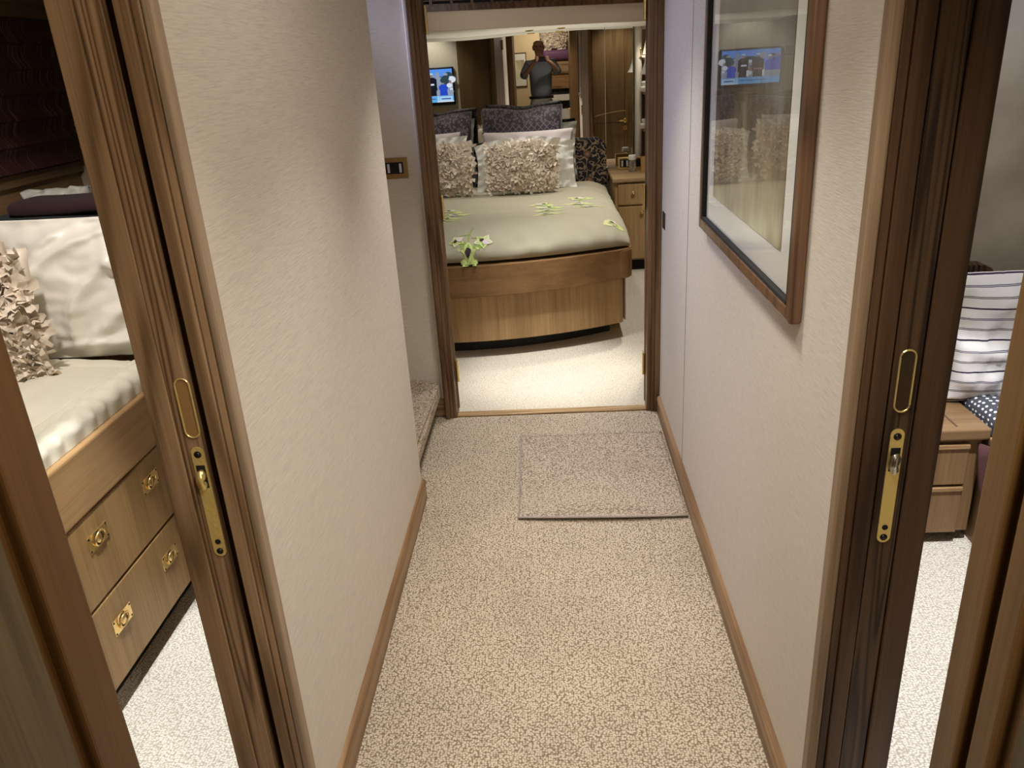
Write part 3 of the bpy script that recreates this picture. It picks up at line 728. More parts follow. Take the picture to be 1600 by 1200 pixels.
def ruffles(b_, surf, fr, w_, h_, n, size, seed, edge=0.96):
    """rows of gathered satin petals standing off the cushion face"""
    rnd = random.Random(seed); org, ua, ub, un = fr
    for i in range(n):
        u, v = 0.5 + (rnd.random()-0.5)*edge, 0.5 + (rnd.random()-0.5)*edge
        p = surf(u, v, 1)
        q = surf(min(1, u+0.02), v, 1); q2 = surf(u, min(1, v+0.02), 1)
        nn = (q-p).cross(q2-p)
        if nn.length < 1e-9: nn = un.copy()
        nn.normalize()
        if nn.dot(un) < 0: nn = -nn
        nn = (nn + un*0.3).normalized()
        th = rnd.random()*2*PI
        t1 = (ua*math.cos(th) + ub*math.sin(th)); t1 = (t1 - nn*t1.dot(nn)).normalized(); t2 = nn.cross(t1)
        wd = size*rnd.uniform(0.8, 1.3); ht = size*rnd.uniform(0.55, 0.85); lean_ = rnd.uniform(0.1, 0.8); cur = rnd.uniform(0.2, 0.8); wav = rnd.uniform(0, 6); fq = rnd.uniform(11, 17)
        vs = []
        for ii in range(9):
            row = []
            for jj in range(4):
                s, t = ii/8-0.5, jj/3
                flare = 0.35 + 0.85*t
                pl_ = math.sin(s*fq + wav)
                pt = p + t1*(s*wd*flare) + t2*(lean_*ht*t + cur*ht*0.4*t*t + 0.17*wd*pl_*t - 0.5*wd*s*s) + nn*(-0.004 + ht*(t*(1.0-lean_*0.55) - 0.3*cur*t*t) + 0.05*wd*math.cos(s*fq + wav)*t)
                row.append(b_.bm.verts.new(pt))
            vs.append(row)
        for ii in range(8):
            for jj in range(3):
                f = b_.bm.faces.new((vs[ii][jj], vs[ii+1][jj], vs[ii+1][jj+1], vs[ii][jj+1])); f.material_index = b_.mi; f.smooth = True

def uvmat_sham():
    m, nt, b = newmat('purple_quilted_sham')
    uv = N(nt, 'ShaderNodeUVMap'); sx = N(nt, 'ShaderNodeSeparateXYZ'); L(nt, uv.outputs[0], sx.inputs[0])
    u, v = sx.outputs[0], sx.outputs[1]
    def lines(e): 
        f = math_n(nt, 'FRACT', e); return math_n(nt, 'LESS_THAN', math_n(nt, 'ABSOLUTE', math_n(nt, 'SUBTRACT', f, 0.5)), 0.09)
    d1 = lines(math_n(nt, 'ADD', math_n(nt, 'MULTIPLY', u, 13), math_n(nt, 'MULTIPLY', v, 11)))
    d2 = lines(math_n(nt, 'SUBTRACT', math_n(nt, 'MULTIPLY', u, 13), math_n(nt, 'MULTIPLY', v, 11)))
    dia = math_n(nt, 'MAXIMUM', d1, d2)
    # embroidered border
    vo = N(nt, 'ShaderNodeTexVoronoi'); mp = N(nt, 'ShaderNodeMapping'); mp.inputs['Scale'].default_value = (34, 26, 1); L(nt, uv.outputs[0], mp.inputs[0]); L(nt, mp.outputs[0], vo.inputs['Vector']); vo.inputs['Scale'].default_value = 1
    bo = math_n(nt, 'LESS_THAN', math_n(nt, 'ABSOLUTE', math_n(nt, 'SUBTRACT', vo.outputs['Distance'], 0.35)), 0.13)
    eu = math_n(nt, 'ABSOLUTE', math_n(nt, 'SUBTRACT', u, 0.5)); ev = math_n(nt, 'ABSOLUTE', math_n(nt, 'SUBTRACT', v, 0.5))
    isb = math_n(nt, 'GREATER_THAN', math_n(nt, 'MAXIMUM', math_n(nt, 'MULTIPLY', eu, 1.0), math_n(nt, 'MULTIPLY', ev, 1.25)), 0.37)
    mix = N(nt, 'ShaderNodeMix', data_type='FLOAT'); L(nt, isb, mix.inputs[0]); L(nt, dia, mix.inputs[2]); L(nt, bo, mix.inputs[3])
    r = ramp(nt, [(0.0, (0.030, 0.020, 0.032)), (1.0, (0.15, 0.12, 0.15))]); L(nt, mix.outputs[0], r.inputs[0]); L(nt, r.outputs[0], b.inputs['Base Color'])
    b.inputs['Roughness'].default_value = 0.55; b.inputs['Sheen Weight'].default_value = 0.3
    return m
sham_m = uvmat_sham()
# right of bed centre, left of bed centre: four layers each
def pillow_obj(name, mat, fr, w_, h_, t_, seed, label, group=None, n=30, **k):
    b_ = B(); s = cushion_fn(fr, w_, h_, t_, seed, **k); cushion(b_, s, n)
    o = b_.build(name, mat, None, smooth=True)
    tag(o, label, 'pillow', group or {'sage_pillow': 'sage pillows on the large bed', 'purple_sham': 'purple shams on the large bed', 'lilac_pillow': 'lilac pillows on the large bed', 'white_sham': 'white shams on the large bed', 'crumpled_pillow': 'crumpled pillows in the left cabin'}.get(name)); return o, s
def ruffled(name, fr, w_, h_, t_, seed, label, n, size, group):
    root = thing(name, label, 'cushion', fr[0], group)
    b_ = B(); s = cushion_fn(fr, w_, h_, t_, seed, pinch=0.03); cushion(b_, s, 20); b_.build('cover', ruffle_m, root, smooth=True)
    b_ = B(); ruffles(b_, s, fr, w_, h_, n, size, seed); b_.build('satin_ruffles', ruffle_m, root, smooth=True)
    return root
ZP = 0.640
LN = 0.13
pillow_obj('sage_pillow', sage, frame3((-0.12, 6.165, ZP), 0.0, 0.07), 0.68, 0.42, 0.07, 21, 'sage green pillow behind the purple sham on the right half of the large bed', flange=0.04)
pillow_obj('sage_pillow', sage, frame3((-0.92, 6.165, ZP), 0.0, 0.07), 0.76, 0.48, 0.07, 22, 'sage green pillow behind the purple sham on the left half of the large bed', flange=0.04)
pillow_obj('purple_sham', sham_m, frame3((-0.185, 6.02, ZP), 0.0, LN), 0.60, 0.555, 0.11, 1, 'purple quilted sham pillow with embroidered border on the right half of the large bed', pinch=0.035, sag=0.02)
pillow_obj('purple_sham', sham_m, frame3((-0.86, 6.02, ZP), 0.0, LN), 0.62, 0.54, 0.11, 2, 'purple quilted sham pillow with embroidered border at the left of the large bed', pinch=0.035, sag=0.02)
pillow_obj('lilac_pillow', lilac, frame3((-0.145, 5.90, ZP), 0.0, LN), 0.66, 0.395, 0.10, 3, 'pale lilac pillow between purple sham and white sham on the right of the large bed', wr=0.006)
pillow_obj('lilac_pillow', lilac, frame3((-0.93, 5.90, ZP), 0.0, LN), 0.60, 0.41, 0.10, 4, 'pale lilac pillow between purple sham and white sham at the left of the large bed', wr=0.006)
pillow_obj('white_sham', white_cotton, frame3((-0.165, 5.765, ZP), 0.03, LN+0.03), 0.72, 0.375, 0.13, 5, 'white flanged sham behind the ruffled cushion on the right of the large bed', flange=0.055, wr=0.008, droop=0.06)
pillow_obj('white_sham', white_cotton, frame3((-0.90, 5.765, ZP), -0.03, LN+0.03), 0.66, 0.395, 0.13, 6, 'white flanged sham behind the ruffled cushion at the left of the large bed', flange=0.055, wr=0.008)
ruffled('ruffled_cushion', frame3((-0.185, 5.60, ZP+0.02), 0.02, 0.20), 0.49, 0.315, 0.13, 7, 'cream ruffled satin cushion in front of the white sham on the right of the bed', 430, 0.058, 'ruffled cushions on the large bed')
ruffled('ruffled_cushion', frame3((-0.78, 5.60, ZP+0.02), -0.02, 0.20), 0.50, 0.325, 0.13, 8, 'cream ruffled satin cushion cut off by the left bedroom door casing', 430, 0.058, 'ruffled cushions on the large bed')

# floral upholstered headboard, its rounded shoulder shows right of the pillows
floral, nt, b = newmat('dark_floral_upholstery')
tc = N(nt, 'ShaderNodeTexCoord'); mp = N(nt, 'ShaderNodeMapping'); mp.inputs['Scale'].default_value = (1, 0.0, 1); mp.inputs['Location'].default_value = (0.03, 0, 0.02)
L(nt, tc.outputs['Object'], mp.inputs[0])
vo = N(nt, 'ShaderNodeTexVoronoi'); vo.inputs['Scale'].default_value = 6.5; vo.inputs['Randomness'].default_value = 0.7; L(nt, mp.outputs[0], vo.inputs['Vector'])
dist = vo.outputs['Distance']
flower = math_n(nt, 'LESS_THAN', dist, 0.33)
petl = math_n(nt, 'MULTIPLY_ADD', math_n(nt, 'SINE', math_n(nt, 'MULTIPLY', dist, 55)), 0.5, 0.5)
wv = N(nt, 'ShaderNodeTexNoise'); wv.inputs['Scale'].default_value = 22; wv.inputs['Detail'].default_value = 1; L(nt, mp.outputs[0], wv.inputs['Vector'])
vine = math_n(nt, 'LESS_THAN', math_n(nt, 'ABSOLUTE', math_n(nt, 'SUBTRACT', wv.outputs['Fac'], 0.5)), 0.035)
vo2 = N(nt, 'ShaderNodeTexVoronoi'); vo2.inputs['Scale'].default_value = 24; L(nt, mp.outputs[0], vo2.inputs['Vector'])
lf = math_n(nt, 'LESS_THAN', vo2.outputs['Distance'], 0.26)
m1 = N(nt, 'ShaderNodeMix', data_type='RGBA'); m1.inputs[6].default_value = (0.014, 0.012, 0.016, 1); m1.inputs[7].default_value = (0.36, 0.27, 0.17, 1); L(nt, math_n(nt, 'MAXIMUM', vine, math_n(nt, 'MULTIPLY', lf, 0.8)), m1.inputs[0])
m2 = N(nt, 'ShaderNodeMix', data_type='RGBA'); L(nt, petl, m2.inputs[0]); m2.inputs[6].default_value = (0.15, 0.075, 0.045, 1); m2.inputs[7].default_value = (0.42, 0.25, 0.15, 1)
m3 = N(nt, 'ShaderNodeMix', data_type='RGBA'); L(nt, flower, m3.inputs[0]); L(nt, m1.outputs[2], m3.inputs[6]); L(nt, m2.outputs[2], m3.inputs[7]); L(nt, m3.outputs[2], b.inputs['Base Color']); b.inputs['Roughness'].default_value = 0.8
hbp = [(XC-0.96, 0.45)]
for s in (-1, 1):
    for i in range(9):
        a = (PI - PI/2*i/8) if s < 0 else (PI/2 - PI/2*i/8)
        hbp.append((XC + s*0.89 + 0.07*math.cos(a), 0.845 + 0.07*math.sin(a)))
hbp.append((XC+0.96, 0.45))
b_ = B(); b_.prism(hbp, 6.245, 6.335, lambda x, z, y: (x, y, z))
bmesh.ops.bevel(b_.bm, geom=[e for e in b_.bm.edges if abs(e.verts[0].co.y-e.verts[1].co.y) < 1e-5], offset=0.02, segments=3, affect='EDGES')
tag(b_.build('headboard', floral, None, smooth=True, sharp=40), 'dark floral upholstered headboard with rounded corners behind the pillows of the large bed', 'headboard')

# nightstand right of the bed
ns = thing('nightstand', 'oak nightstand with one drawer and a door to the right of the large bed', 'nightstand', (0.78, 6.0, 0))
B().box(0.463, 1.10, 5.795, 6.30, 0.085, 0.655, 0.003).build('carcass', veneerZ, ns)
b_ = B(); b_.box(0.447, 1.12, 5.762, 6.34, 0.652, 0.685, 0.01, 3); b_.build('top', wood('nightstand_top_oak', (0.20, 0.115, 0.05), (0.38, 0.25, 0.13), 'X', rings=8, ringw=0.2), ns)
B().box(0.50, 1.06, 5.83, 6.2, 0.0, 0.09).build('plinth', black, ns)
dr = B().box(0.487, 1.08, 5.778, 5.80, 0.492, 0.640, 0.004, 2).build('drawer', veneerZ, ns)
dd = B().box(0.487, 1.08, 5.778, 5.80, 0.098, 0.480, 0.004, 2).build('door', veneerZ, ns)
def knob(x, z, par):
    b_ = B(); b_.lathe([(0.010, 0.0), (0.006, -0.004), (0.006, -0.012), (0.013, -0.018), (0.012, -0.026), (0.005, -0.029)], (x, 5.778, z), 'Y', 14); b_.build('knob', brass, par, smooth=True)
knob(0.592, 0.580, dr); knob(0.653, 0.440, dd)
# things on it
bx = thing('brass_desk_tidy', 'brass framed switch box with dark keys at the back of the nightstand', 'switch box', (0.60, 6.22, 0.685))
b_ = B(); b_.box(0.525, 0.72, 6.21, 6.24, 0.686, 0.775, 0.003); b_.build('frame', brass, bx)
B().box(0.538, 0.705, 6.206, 6.212, 0.702, 0.760, 0.001).build('switch_insert', black, bx)
for x in (0.548, 0.585): B().box(x, x+0.013, 6.203, 6.208, 0.708, 0.752, 0.001).build('rocker', plain('white_key', (0.6, 0.6, 0.6), 0.4), bx)
jar = thing('glass_jar', 'small glass jar with a white lid on the nightstand', 'jar', (0.618, 6.08, 0.685))
glass_m = plain('jar_glass', (0.75, 0.78, 0.74), 0.05); glass_m.node_tree.nodes['Principled BSDF'].inputs['Transmission Weight'].default_value = 0.85
b_ = B(); b_.lathe([(0.026, 0), (0.028, 0.005), (0.028, 0.078), (0.022, 0.085)], (0.618, 6.08, 0.6855), 'Z', 20); b_.build('body', glass_m, jar, smooth=True, sharp=50)
b_ = B(); b_.lathe([(0.029, 0.085), (0.029, 0.115), (0.024, 0.12)], (0.618, 6.08, 0.6855), 'Z', 20); b_.build('lid', plain('white_lid', (0.72, 0.70, 0.64), 0.5), jar, smooth=True, sharp=50)
am = thing('amber_tumbler', 'amber coloured tumbler at the right of the nightstand', 'tumbler', (0.70, 6.02, 0.685))
b_ = B(); b_.lathe([(0.025, 0), (0.030, 0.11), (0.027, 0.11), (0.022, 0.006)], (0.70, 6.02, 0.6855), 'Z', 20); b_.build('glass', plain('amber_glass', (0.45, 0.28, 0.10), 0.12), am, smooth=True, sharp=50)

# open shelves in the corner right of the mirror
sh = thing('corner_shelves', 'dark oak open corner shelves right of the mirror above the nightstand', 'shelves', (0.86, 6.3, 0.95))
B().box(0.712, 1.06, 6.355, 6.375, 0.72, 1.655).build('back_panel', oakZ, sh)
B().box(0.78, 1.06, 6.10, 6.12, 0.72, 1.655).build('front_stile', darkZ, sh)
for z in (0.955, 1.215, 1.447):
    B().box(0.712, 1.06, 6.16, 6.36, z, z+0.018, 0.002).build('shelf', oakX, sh)
silver = plain('silverware', (0.8, 0.79, 0.76), 0.2, 1.0)
chinaw = plain('white_china', (0.75, 0.74, 0.70), 0.35)
b_ = B(); b_.lathe([(0.014, 0), (0.005, 0.01), (0.008, 0.03), (0.005, 0.04), (0.010, 0.055), (0.003, 0.075)], (0.694, 6.25, 1.466), 'Z', 14)
tag(b_.build('small_figurine', brass, None, smooth=True), 'tiny gilt figurine on the top corner shelf beside the model boat', 'figurine')
bt = thing('sail_ornament', 'white model sailing boat on the top corner shelf', 'ornament', (0.725, 6.24, 1.466))
b_ = B(); b_.prism([(-0.02, 0.0), (0.02, 0.0), (0.028, 0.016), (-0.03, 0.016)], -0.007, 0.007, lambda x, z, y: (0.725+x, 6.24+y, 1.466+z)); b_.build('hull', chinaw, bt)
b_ = B(); b_.prism([(-0.018, 0.02), (0.022, 0.02), (0.004, 0.115)], -0.002, 0.002, lambda x, z, y: (0.725+x, 6.24+y, 1.466+z)); b_.build('sail', chinaw, bt)
for i, (x, z, r_, lab) in enumerate([(0.715, 1.234, 0.026, 'white china bowl standing low on the middle corner shelf'), (0.722, 1.272, 0.024, 'white china bowl stacked highest on the middle corner shelf'), (0.715, 0.974, 0.028, 'white china bowl on the lowest corner shelf'), (0.722, 1.012, 0.022, 'small white china cup stacked highest on the lowest corner shelf')]):
    b_ = B(); b_.lathe([(r_*0.6, 0), (r_*0.75, 0.004), (r_, r_*1.0), (r_*0.93, r_*1.35), (r_*0.4, r_*1.5)], (x, 6.22, z), 'Z', 18)
    tag(b_.build(('china_bowl', 'china_bowl', 'china_bowl', 'china_cup')[i], chinaw, None, smooth=True), lab, ('bowl', 'bowl', 'bowl', 'cup')[i], 'white china on the corner shelves')
# wall lamp with a flared white shade at the right
wl = thing('wall_lamp', 'wall lamp with a flared white shade at the right edge of the bedroom doorway view', 'lamp', (0.735, 5.92, 1.36))
b_ = B(); b_.lathe([(0.075, 0), (0.060, 0.02), (0.042, 0.07), (0.032, 0.13), (0.026, 0.17)], (0.725, 5.92, 1.36), 'Z', 24); b_.build('shade', plain('lamp_shade_white', (0.7, 0.68, 0.62), 0.7), wl, smooth=True, sharp=50)
b_ = B(); b_.tube([(0.725, 5.92, 1.36), (0.725, 5.92, 1.33), (0.80, 5.98, 1.33), (1.30, 6.0, 1.33)], 0.008, 8); b_.build('arm', brass, wl, smooth=True)

# mirrored wall behind the bed (two sheets with a joint), and the fabric covered post beside it
mw = thing('wall_mirror', 'wide mirror covering the bedroom wall behind the pillows', 'mirror', (-0.5, 6.35, 0.5))
B().box(-1.60, 0.4425, 6.35, 6.356, 0.6, 1.80).build('mirror_sheet', mirror_m, mw)
B().box(0.4445, 0.655, 6.35, 6.356, 0.6, 1.80).build('mirror_sheet', mirror_m, mw)
B().box(0.4415, 0.4455, 6.3485, 6.352, 0.6, 1.80).build('joint_strip', plain('mirror_joint', (0.55, 0.52, 0.42), 0.3), mw)
ps = B(); ps.lathe([(0.026, 0.685), (0.026, 1.78)], (0.682, 6.27, 0.0), 'Z', 24)
tag(ps.build('fabric_post', plain('cream_fabric_post', (0.66, 0.63, 0.55), 0.8), None, smooth=True, sharp=60), 'slim cream post standing on the nightstand between mirror and corner shelves', 'post')

# canopy above the bed head: grille, beam, lined with draped fabric
def beam_tr(a, d, z):   # a along the beam, d depth behind its face
    P0, P1 = Vector((-0.95, 5.34, 0)), Vector((1.05, 6.10, 0)); t = (P1-P0).normalized()
    nrm = Vector((-t.y, t.x, 0)); p = P0 + t*a + nrm*d; return (p.x, p.y, z)
BL = (Vector((1.05, 6.10))-Vector((-0.95, 5.34))).length
cb = thing('canopy_beam', 'cream panelled canopy beam with wooden grille above the head of the large bed', 'canopy', (0.05, 5.72, 1.73))
b_ = B(); b_.prism([(0, 0), (BL, 0), (BL, 0.03), (0, 0.03)], 1.700, 1.812, beam_tr); b_.build('fascia', cream, cb)
b_ = B(); b_.prism([(0, -0.018), (BL, -0.018), (BL, 0.03), (0, 0.03)], 1.812, 1.842, beam_tr)
b_.prism([(0, -0.006), (BL, -0.006), (BL, 0.03), (0, 0.03)], 1.838, 1.854, beam_tr); b_.build('moulding', darkZ, cb)
b_ = B()
for z in (1.870, 1.889): b_.prism([(0, -0.012), (BL, -0.012), (BL, 0.0), (0, 0.0)], z, z+0.005, beam_tr)
n_ = 16
for i in range(n_+1):
    a = BL*i/n_; b_.prism([(a-0.009, -0.014), (a+0.009, -0.014), (a+0.009, 0.0), (a-0.009, 0.0)], 1.854, 1.94, beam_tr)
b_.prism([(0, -0.014), (BL, -0.014), (BL, 0.0), (0, 0.0)], 1.93, 2.0, beam_tr)
b_.build('grille', darkZ, cb)
b_ = B(); b_.prism([(0, 0.006), (BL, 0.006), (BL, 0.03), (0, 0.03)], 1.849, 2.0, beam_tr); b_.build('grille_backing', black, cb)
fabm, nt, b = newmat('canopy_fabric')
b.inputs['Base Color'].default_value = (0.74, 0.71, 0.60, 1); b.inputs['Roughness'].default_value = 0.9
tl = N(nt, 'ShaderNodeBsdfTranslucent'); tl.inputs['Color'].default_value = (0.72, 0.68, 0.56, 1); ms = N(nt, 'ShaderNodeMixShader'); ms.inputs[0].default_value = 0.5
L(nt, b.outputs[0], ms.inputs[1]); L(nt, tl.outputs[0], ms.inputs[2]); L(nt, ms.outputs[0], nt.nodes['Material Output'].inputs[0])
def fab(u, v):
    p0 = Vector(beam_tr(u*BL, 0.01, 1.701)); x = p0.x; p1 = Vector((x, 6.345, 1.70))
    p = p0.lerp(p1, v)
    sag = 0.022*math.exp(-((x+0.62)/0.45)**2) + 0.016*math.exp(-((x-0.62)/0.3)**2) + 0.012
    p.z += -sag*math.sin(PI*min(1, v*0.8 + 0.0))**1.0 + 0.012*v
    p.z += 0.006*math.sin(v*16 + x*3)*math.sin(PI*v)
    return p
b_ = B(); b_.grid(fab, 60, 40)
tag(b_.build('canopy_fabric', fabm, None, smooth=True), 'draped pale fabric lining sagging under the canopy above the large bed', 'drape')
for i, (x, y, z, lab) in enumerate([(0.12, 5.98, 1.690, 'round canopy downlight in the fabric lining, the right one of two'), (-0.10, 6.02, 1.688, 'round canopy downlight in the fabric lining, the left one of two')]):
    o = thing('canopy_downlight', lab, 'downlight', (x, y, z), 'downlights in the canopy lining')
    b_ = B(); b_.lathe([(0.030, 0.012), (0.030, -0.002), (0.024, -0.006), (0.020, -0.002)], (x, y, z), 'Z', 20); b_.build('bezel', brass, o, smooth=True, sharp=40)
    b_ = B(); b_.lathe([(0.020, 0.0), (0.020, -0.003)], (x, y, z), 'Z', 16); b_.build('lens', plain('lit_lens', (0.9, 0.85, 0.7), 0.5, emit=(1.0, 0.88, 0.65), est=4.0), o)

# near bulkhead of the bedroom, seen in the mirror: television, panelling, bathroom door
tv = thing('television', 'small wall television showing a crowd in blue and black shirts, seen through the mirror', 'television', (-1.33, 3.40, 1.1))
TX0, TX1, TZ0, TZ1, TY = -1.665, -1.005, 1.085, 1.48, 3.415
b_ = B(); b_.box(TX0, TX1, 3.385, TY, TZ0, TZ1, 0.006); b_.build('housing', plain('television_black', (0.008, 0.008, 0.01), 0.3), tv)
cols = {'sky': (0.10, 0.32, 0.95), 'tree': (0.03, 0.06, 0.08), 'road': (0.30, 0.36, 0.48), 'black': (0.006, 0.007, 0.015), 'blue': (0.02, 0.07, 0.62), 'skin': (0.30, 0.20, 0.18), 'white': (0.75, 0.82, 0.95), 'bar': (0.12, 0.45, 0.90), 'pale': (0.45, 0.70, 0.98), 'text': (0.05, 0.14, 0.40)}
keys = list(cols); smats = [plain('screen_' + k, (0, 0, 0), 0.4, emit=cols[k], est=1.0) for k in keys]
b_ = B(); sx0, sx1, sz0, sz1 = TX0+0.018, TX1-0.018, TZ0+0.034, TZ1-0.02
W_, H_ = sx1-sx0, sz1-sz0; lay = [0]
def scr(pts, k):   # pts in viewer's coordinates: u from the viewer's left, v up; 0..1
    lay[0] += 1; b_.mi = keys.index(k)
    b_.poly([(sx1 - u*W_, TY + 0.0006 + 0.00004*lay[0], sz0 + v*H_) for u, v in pts])
def srect(u0, u1, v0, v1, k): scr([(u0, v0), (u1, v0), (u1, v1), (u0, v1)], k)
def sdisc(u, v, ru, rv, k): scr([(u + ru*math.cos(2*PI*i/14), v + rv*math.sin(2*PI*i/14)) for i in range(14)], k)
srect(0, 1, 0, 1, 'road'); srect(0, 1, 0.62, 1, 'sky')
rs = random.Random(4)
for i in range(26): sdisc(rs.random(), rs.uniform(0.6, 0.85), rs.uniform(0.03, 0.08), rs.uniform(0.04, 0.12), rs.choice(['tree', 'tree', 'road', 'white']))
for i in range(20): sdisc(rs.random(), rs.uniform(0.3, 0.62), rs.uniform(0.02, 0.05), rs.uniform(0.03, 0.07), rs.choice(['skin', 'white', 'road', 'tree']))
def figure(u, top, wd, k, hat=None, legs='black'):
    scr([(u-wd, 0.2), (u+wd, 0.2), (u+wd*0.9, 0.42), (u-wd*0.9, 0.42)], legs)
    scr([(u-wd*1.15, 0.38), (u+wd*1.15, 0.38), (u+wd*1.2, top-0.14), (u+wd*0.5, top-0.08), (u-wd*0.5, top-0.08), (u-wd*1.2, top-0.14)], k)
    sdisc(u, top-0.02, 0.026, 0.055, 'skin')
    if hat: sdisc(u, top+0.025, 0.034, 0.03, hat)
figure(0.17, 0.62, 0.07, 'blue', None, 'blue'); sdisc(0.17, 0.66, 0.05, 0.08, 'tree'); sdisc(0.06, 0.5, 0.05, 0.07, 'white')
figure(0.37, 0.84, 0.075, 'black', 'pale'); srect(0.43, 0.47, 0.22, 0.4, 'white'); srect(0.33, 0.43, 0.52, 0.57, 'white')
figure(0.62, 0.84, 0.085, 'black', 'pale'); srect(0.55, 0.70, 0.42, 0.46, 'skin'); srect(0.70, 0.735, 0.22, 0.4, 'white')
figure(0.82, 0.78, 0.07, 'blue', 'white', 'road'); figure(0.95, 0.84, 0.05, 'blue', None, 'road')
srect(0, 1, 0.0, 0.19, 'bar'); srect(0.26, 0.29, 0.03, 0.19, 'pale'); srect(0.02, 0.25, 0.03, 0.17, 'pale'); srect(0.05, 0.22, 0.08, 0.12, 'text')
srect(0.32, 0.80, 0.09, 0.12, 'text'); srect(0, 0.3, 0.0, 0.03, 'white')
b_.build('screen', smats, tv)
kp = thing('thermostat', 'white keypad thermostat on the bedroom wall right of the television, reflected in the picture', 'thermostat', (-1.75, 3.38, 1.46))
B().box(-1.83, -1.69, 3.376, 3.392, 1.40, 1.52, 0.004).build('housing', plain('keypad_white', (0.6, 0.6, 0.55), 0.5), kp)
b_ = B(); [b_.box(-1.785+i*0.022, -1.769+i*0.022, 3.391, 3.394, 1.42+j*0.02, 1.434+j*0.02) for i in range(4) for j in range(3)]; b_.build('keypad', plain('keypad_grey', (0.25, 0.25, 0.24), 0.5), kp)
# oak panelling between television and doorway
pb = B(); pb.box(-0.955, -0.612, 3.374, 3.400, 0.0, ZC, 0.003); pb.box(-0.606, -0.512, 3.374, 3.400, 0.0, ZC, 0.003); pb.box(-0.64, -0.60, 3.374, 3.39, 0, ZC)
struct(pb.build('trim_19', wood('bulkhead_oak', (0.10, 0.055, 0.02), (0.19, 0.115, 0.05), 'Z', rings=8, ringw=0.2)))
d7 = setting('door_7', (0.76, 3.40, 0))
bd = wood('bathroom_door_oak', (0.115, 0.07, 0.028), (0.24, 0.155, 0.075), 'Z', rings=14, ringw=0.3)
B().box(0.512, 0.985, 3.378, 3.405, 0.02, 1.95, 0.003).build('door_leaf', bd, d7)
def arch(x): return 0.915 + 0.045*(1-((x-1.05)/0.53)**2)
b_ = B(); prev = None
for i in range(21):
    x = 0.53 + 0.34*i/20; z = 0.868 + 0.045*math.sin(PI/2*i/20)
    a = [b_.bm.verts.new((x, 3.4065, z)), b_.bm.verts.new((x, 3.4065, z+0.009))]
    if prev: b_.bm.faces.new((prev[0], a[0], a[1], prev[1]))
    prev = a
r = bmesh.ops.extrude_face_region(b_.bm, geom=b_.bm.faces[:])
for v in [g for g in r['geom'] if isinstance(g, bmesh.types.BMVert)]: v.co.y -= 0.003
b_.build('arched_inlay', plain('brass_inlay', (0.80, 0.66, 0.38), 0.3, 0.6), d7)
b_ = B()
b_.box(0.528, 0.532, 3.404, 3.4065, 0.2, 0.80); b_.box(0.855, 0.859, 3.404, 3.4065, 0.2, 1.9); b_.box(0.53, 0.857, 3.404, 3.4065, 0.795, 0.799)
b_.build('panel_groove', plain('door_groove', (0.03, 0.017, 0.008), 0.7), d7)
b_ = B(); b_.lathe([(0.026, 0), (0.026, 0.006), (0.02, 0.009)], (0.865, 3.405, 0.815), 'Y', 20); b_.tube([(0.865, 3.41, 0.815), (0.865, 3.45, 0.815), (0.85, 3.455, 0.815), (0.76, 3.455, 0.812)], 0.009, 10)
b_.build('lever_handle', brass, d7, smooth=True)
b_ = B(); b_.mi = 0; b_.lathe([(0.024, 0), (0.024, 0.005)], (0.865, 3.405, 0.735), 'Y', 20); b_.mi = 1; b_.box(0.862, 0.868, 3.410, 3.411, 0.725, 0.745)
b_.build('escutcheon', [brass, black], d7)

# ================================================================== LEFT CABIN
XF = -1.145
berth = thing('cabin_berth', 'oak single berth with drawers under the mattress in the left cabin', 'berth', (-1.5, 1.5, 0))
BY0, BY1 = 0.75, 2.22
B().box(-1.90, XF-0.022, BY0, BY1, 0.08, 0.55).build('carcass', veneerY, berth)
b_ = B(); b_.box(XF-0.03, XF+0.004, BY0, BY1, 0.550, 0.708, 0.008, 3); b_.build('side_rail', wood('berth_rail_oak', (0.17, 0.095, 0.035), (0.34, 0.21, 0.10), 'Y', rings=6, ringw=0.15), berth)
B().box(-1.86, XF-0.06, BY0+0.03, BY1-0.03, 0.0, 0.082).build('plinth', black, berth)
dz_ = wood('drawer_front_oak', (0.14, 0.078, 0.027), (0.32, 0.198, 0.083), 'Z', rings=8, ringw=0.2, seed=4.4)
def flush_pull(par, y, z):
    b_ = B(); b_.mi = 0; b_.box(XF+0.0, XF+0.0022, y-0.044, y+0.044, z-0.022, z+0.022, 0.0006)
    b_.mi = 1
    b_.lathe([(0.0185, 0.0022), (0.0185, 0.0027)], (XF, y, z), 'X', 20)
    for a in (-0.039, 0.039):
        for c in (-0.017, 0.017): b_.lathe([(0.003, 0.0022), (0.003, 0.0030)], (XF, y+a, z+c), 'X', 8)
    pl = b_.build('pull_plate', [brass, dark_metal], par)
    b_ = B(); b_.tube([(XF+0.006+0.004*math.sin(a), y + 0.021*math.cos(a), z + 0.019*math.sin(a)) for a in [2*PI*i/20 for i in range(20)]], 0.0028, 8, True)
    b_.lathe([(0.014, 0.003), (0.011, 0.006), (0.0, 0.007)][:2], (XF, y, z-0.001), 'X', 16)
    b_.build('pull_ring', brass, pl, smooth=True)
for z0_, z1_, zh in ((0.325, 0.546, 0.474), (0.084, 0.317, 0.226)):
    dr = B().box(XF-0.022, XF, BY0+0.004, BY1-0.004, z0_, z1_, 0.003, 2).build('drawer', dz_, berth)
    for y in (1.617, 1.895): flush_pull(dr, y, zh)
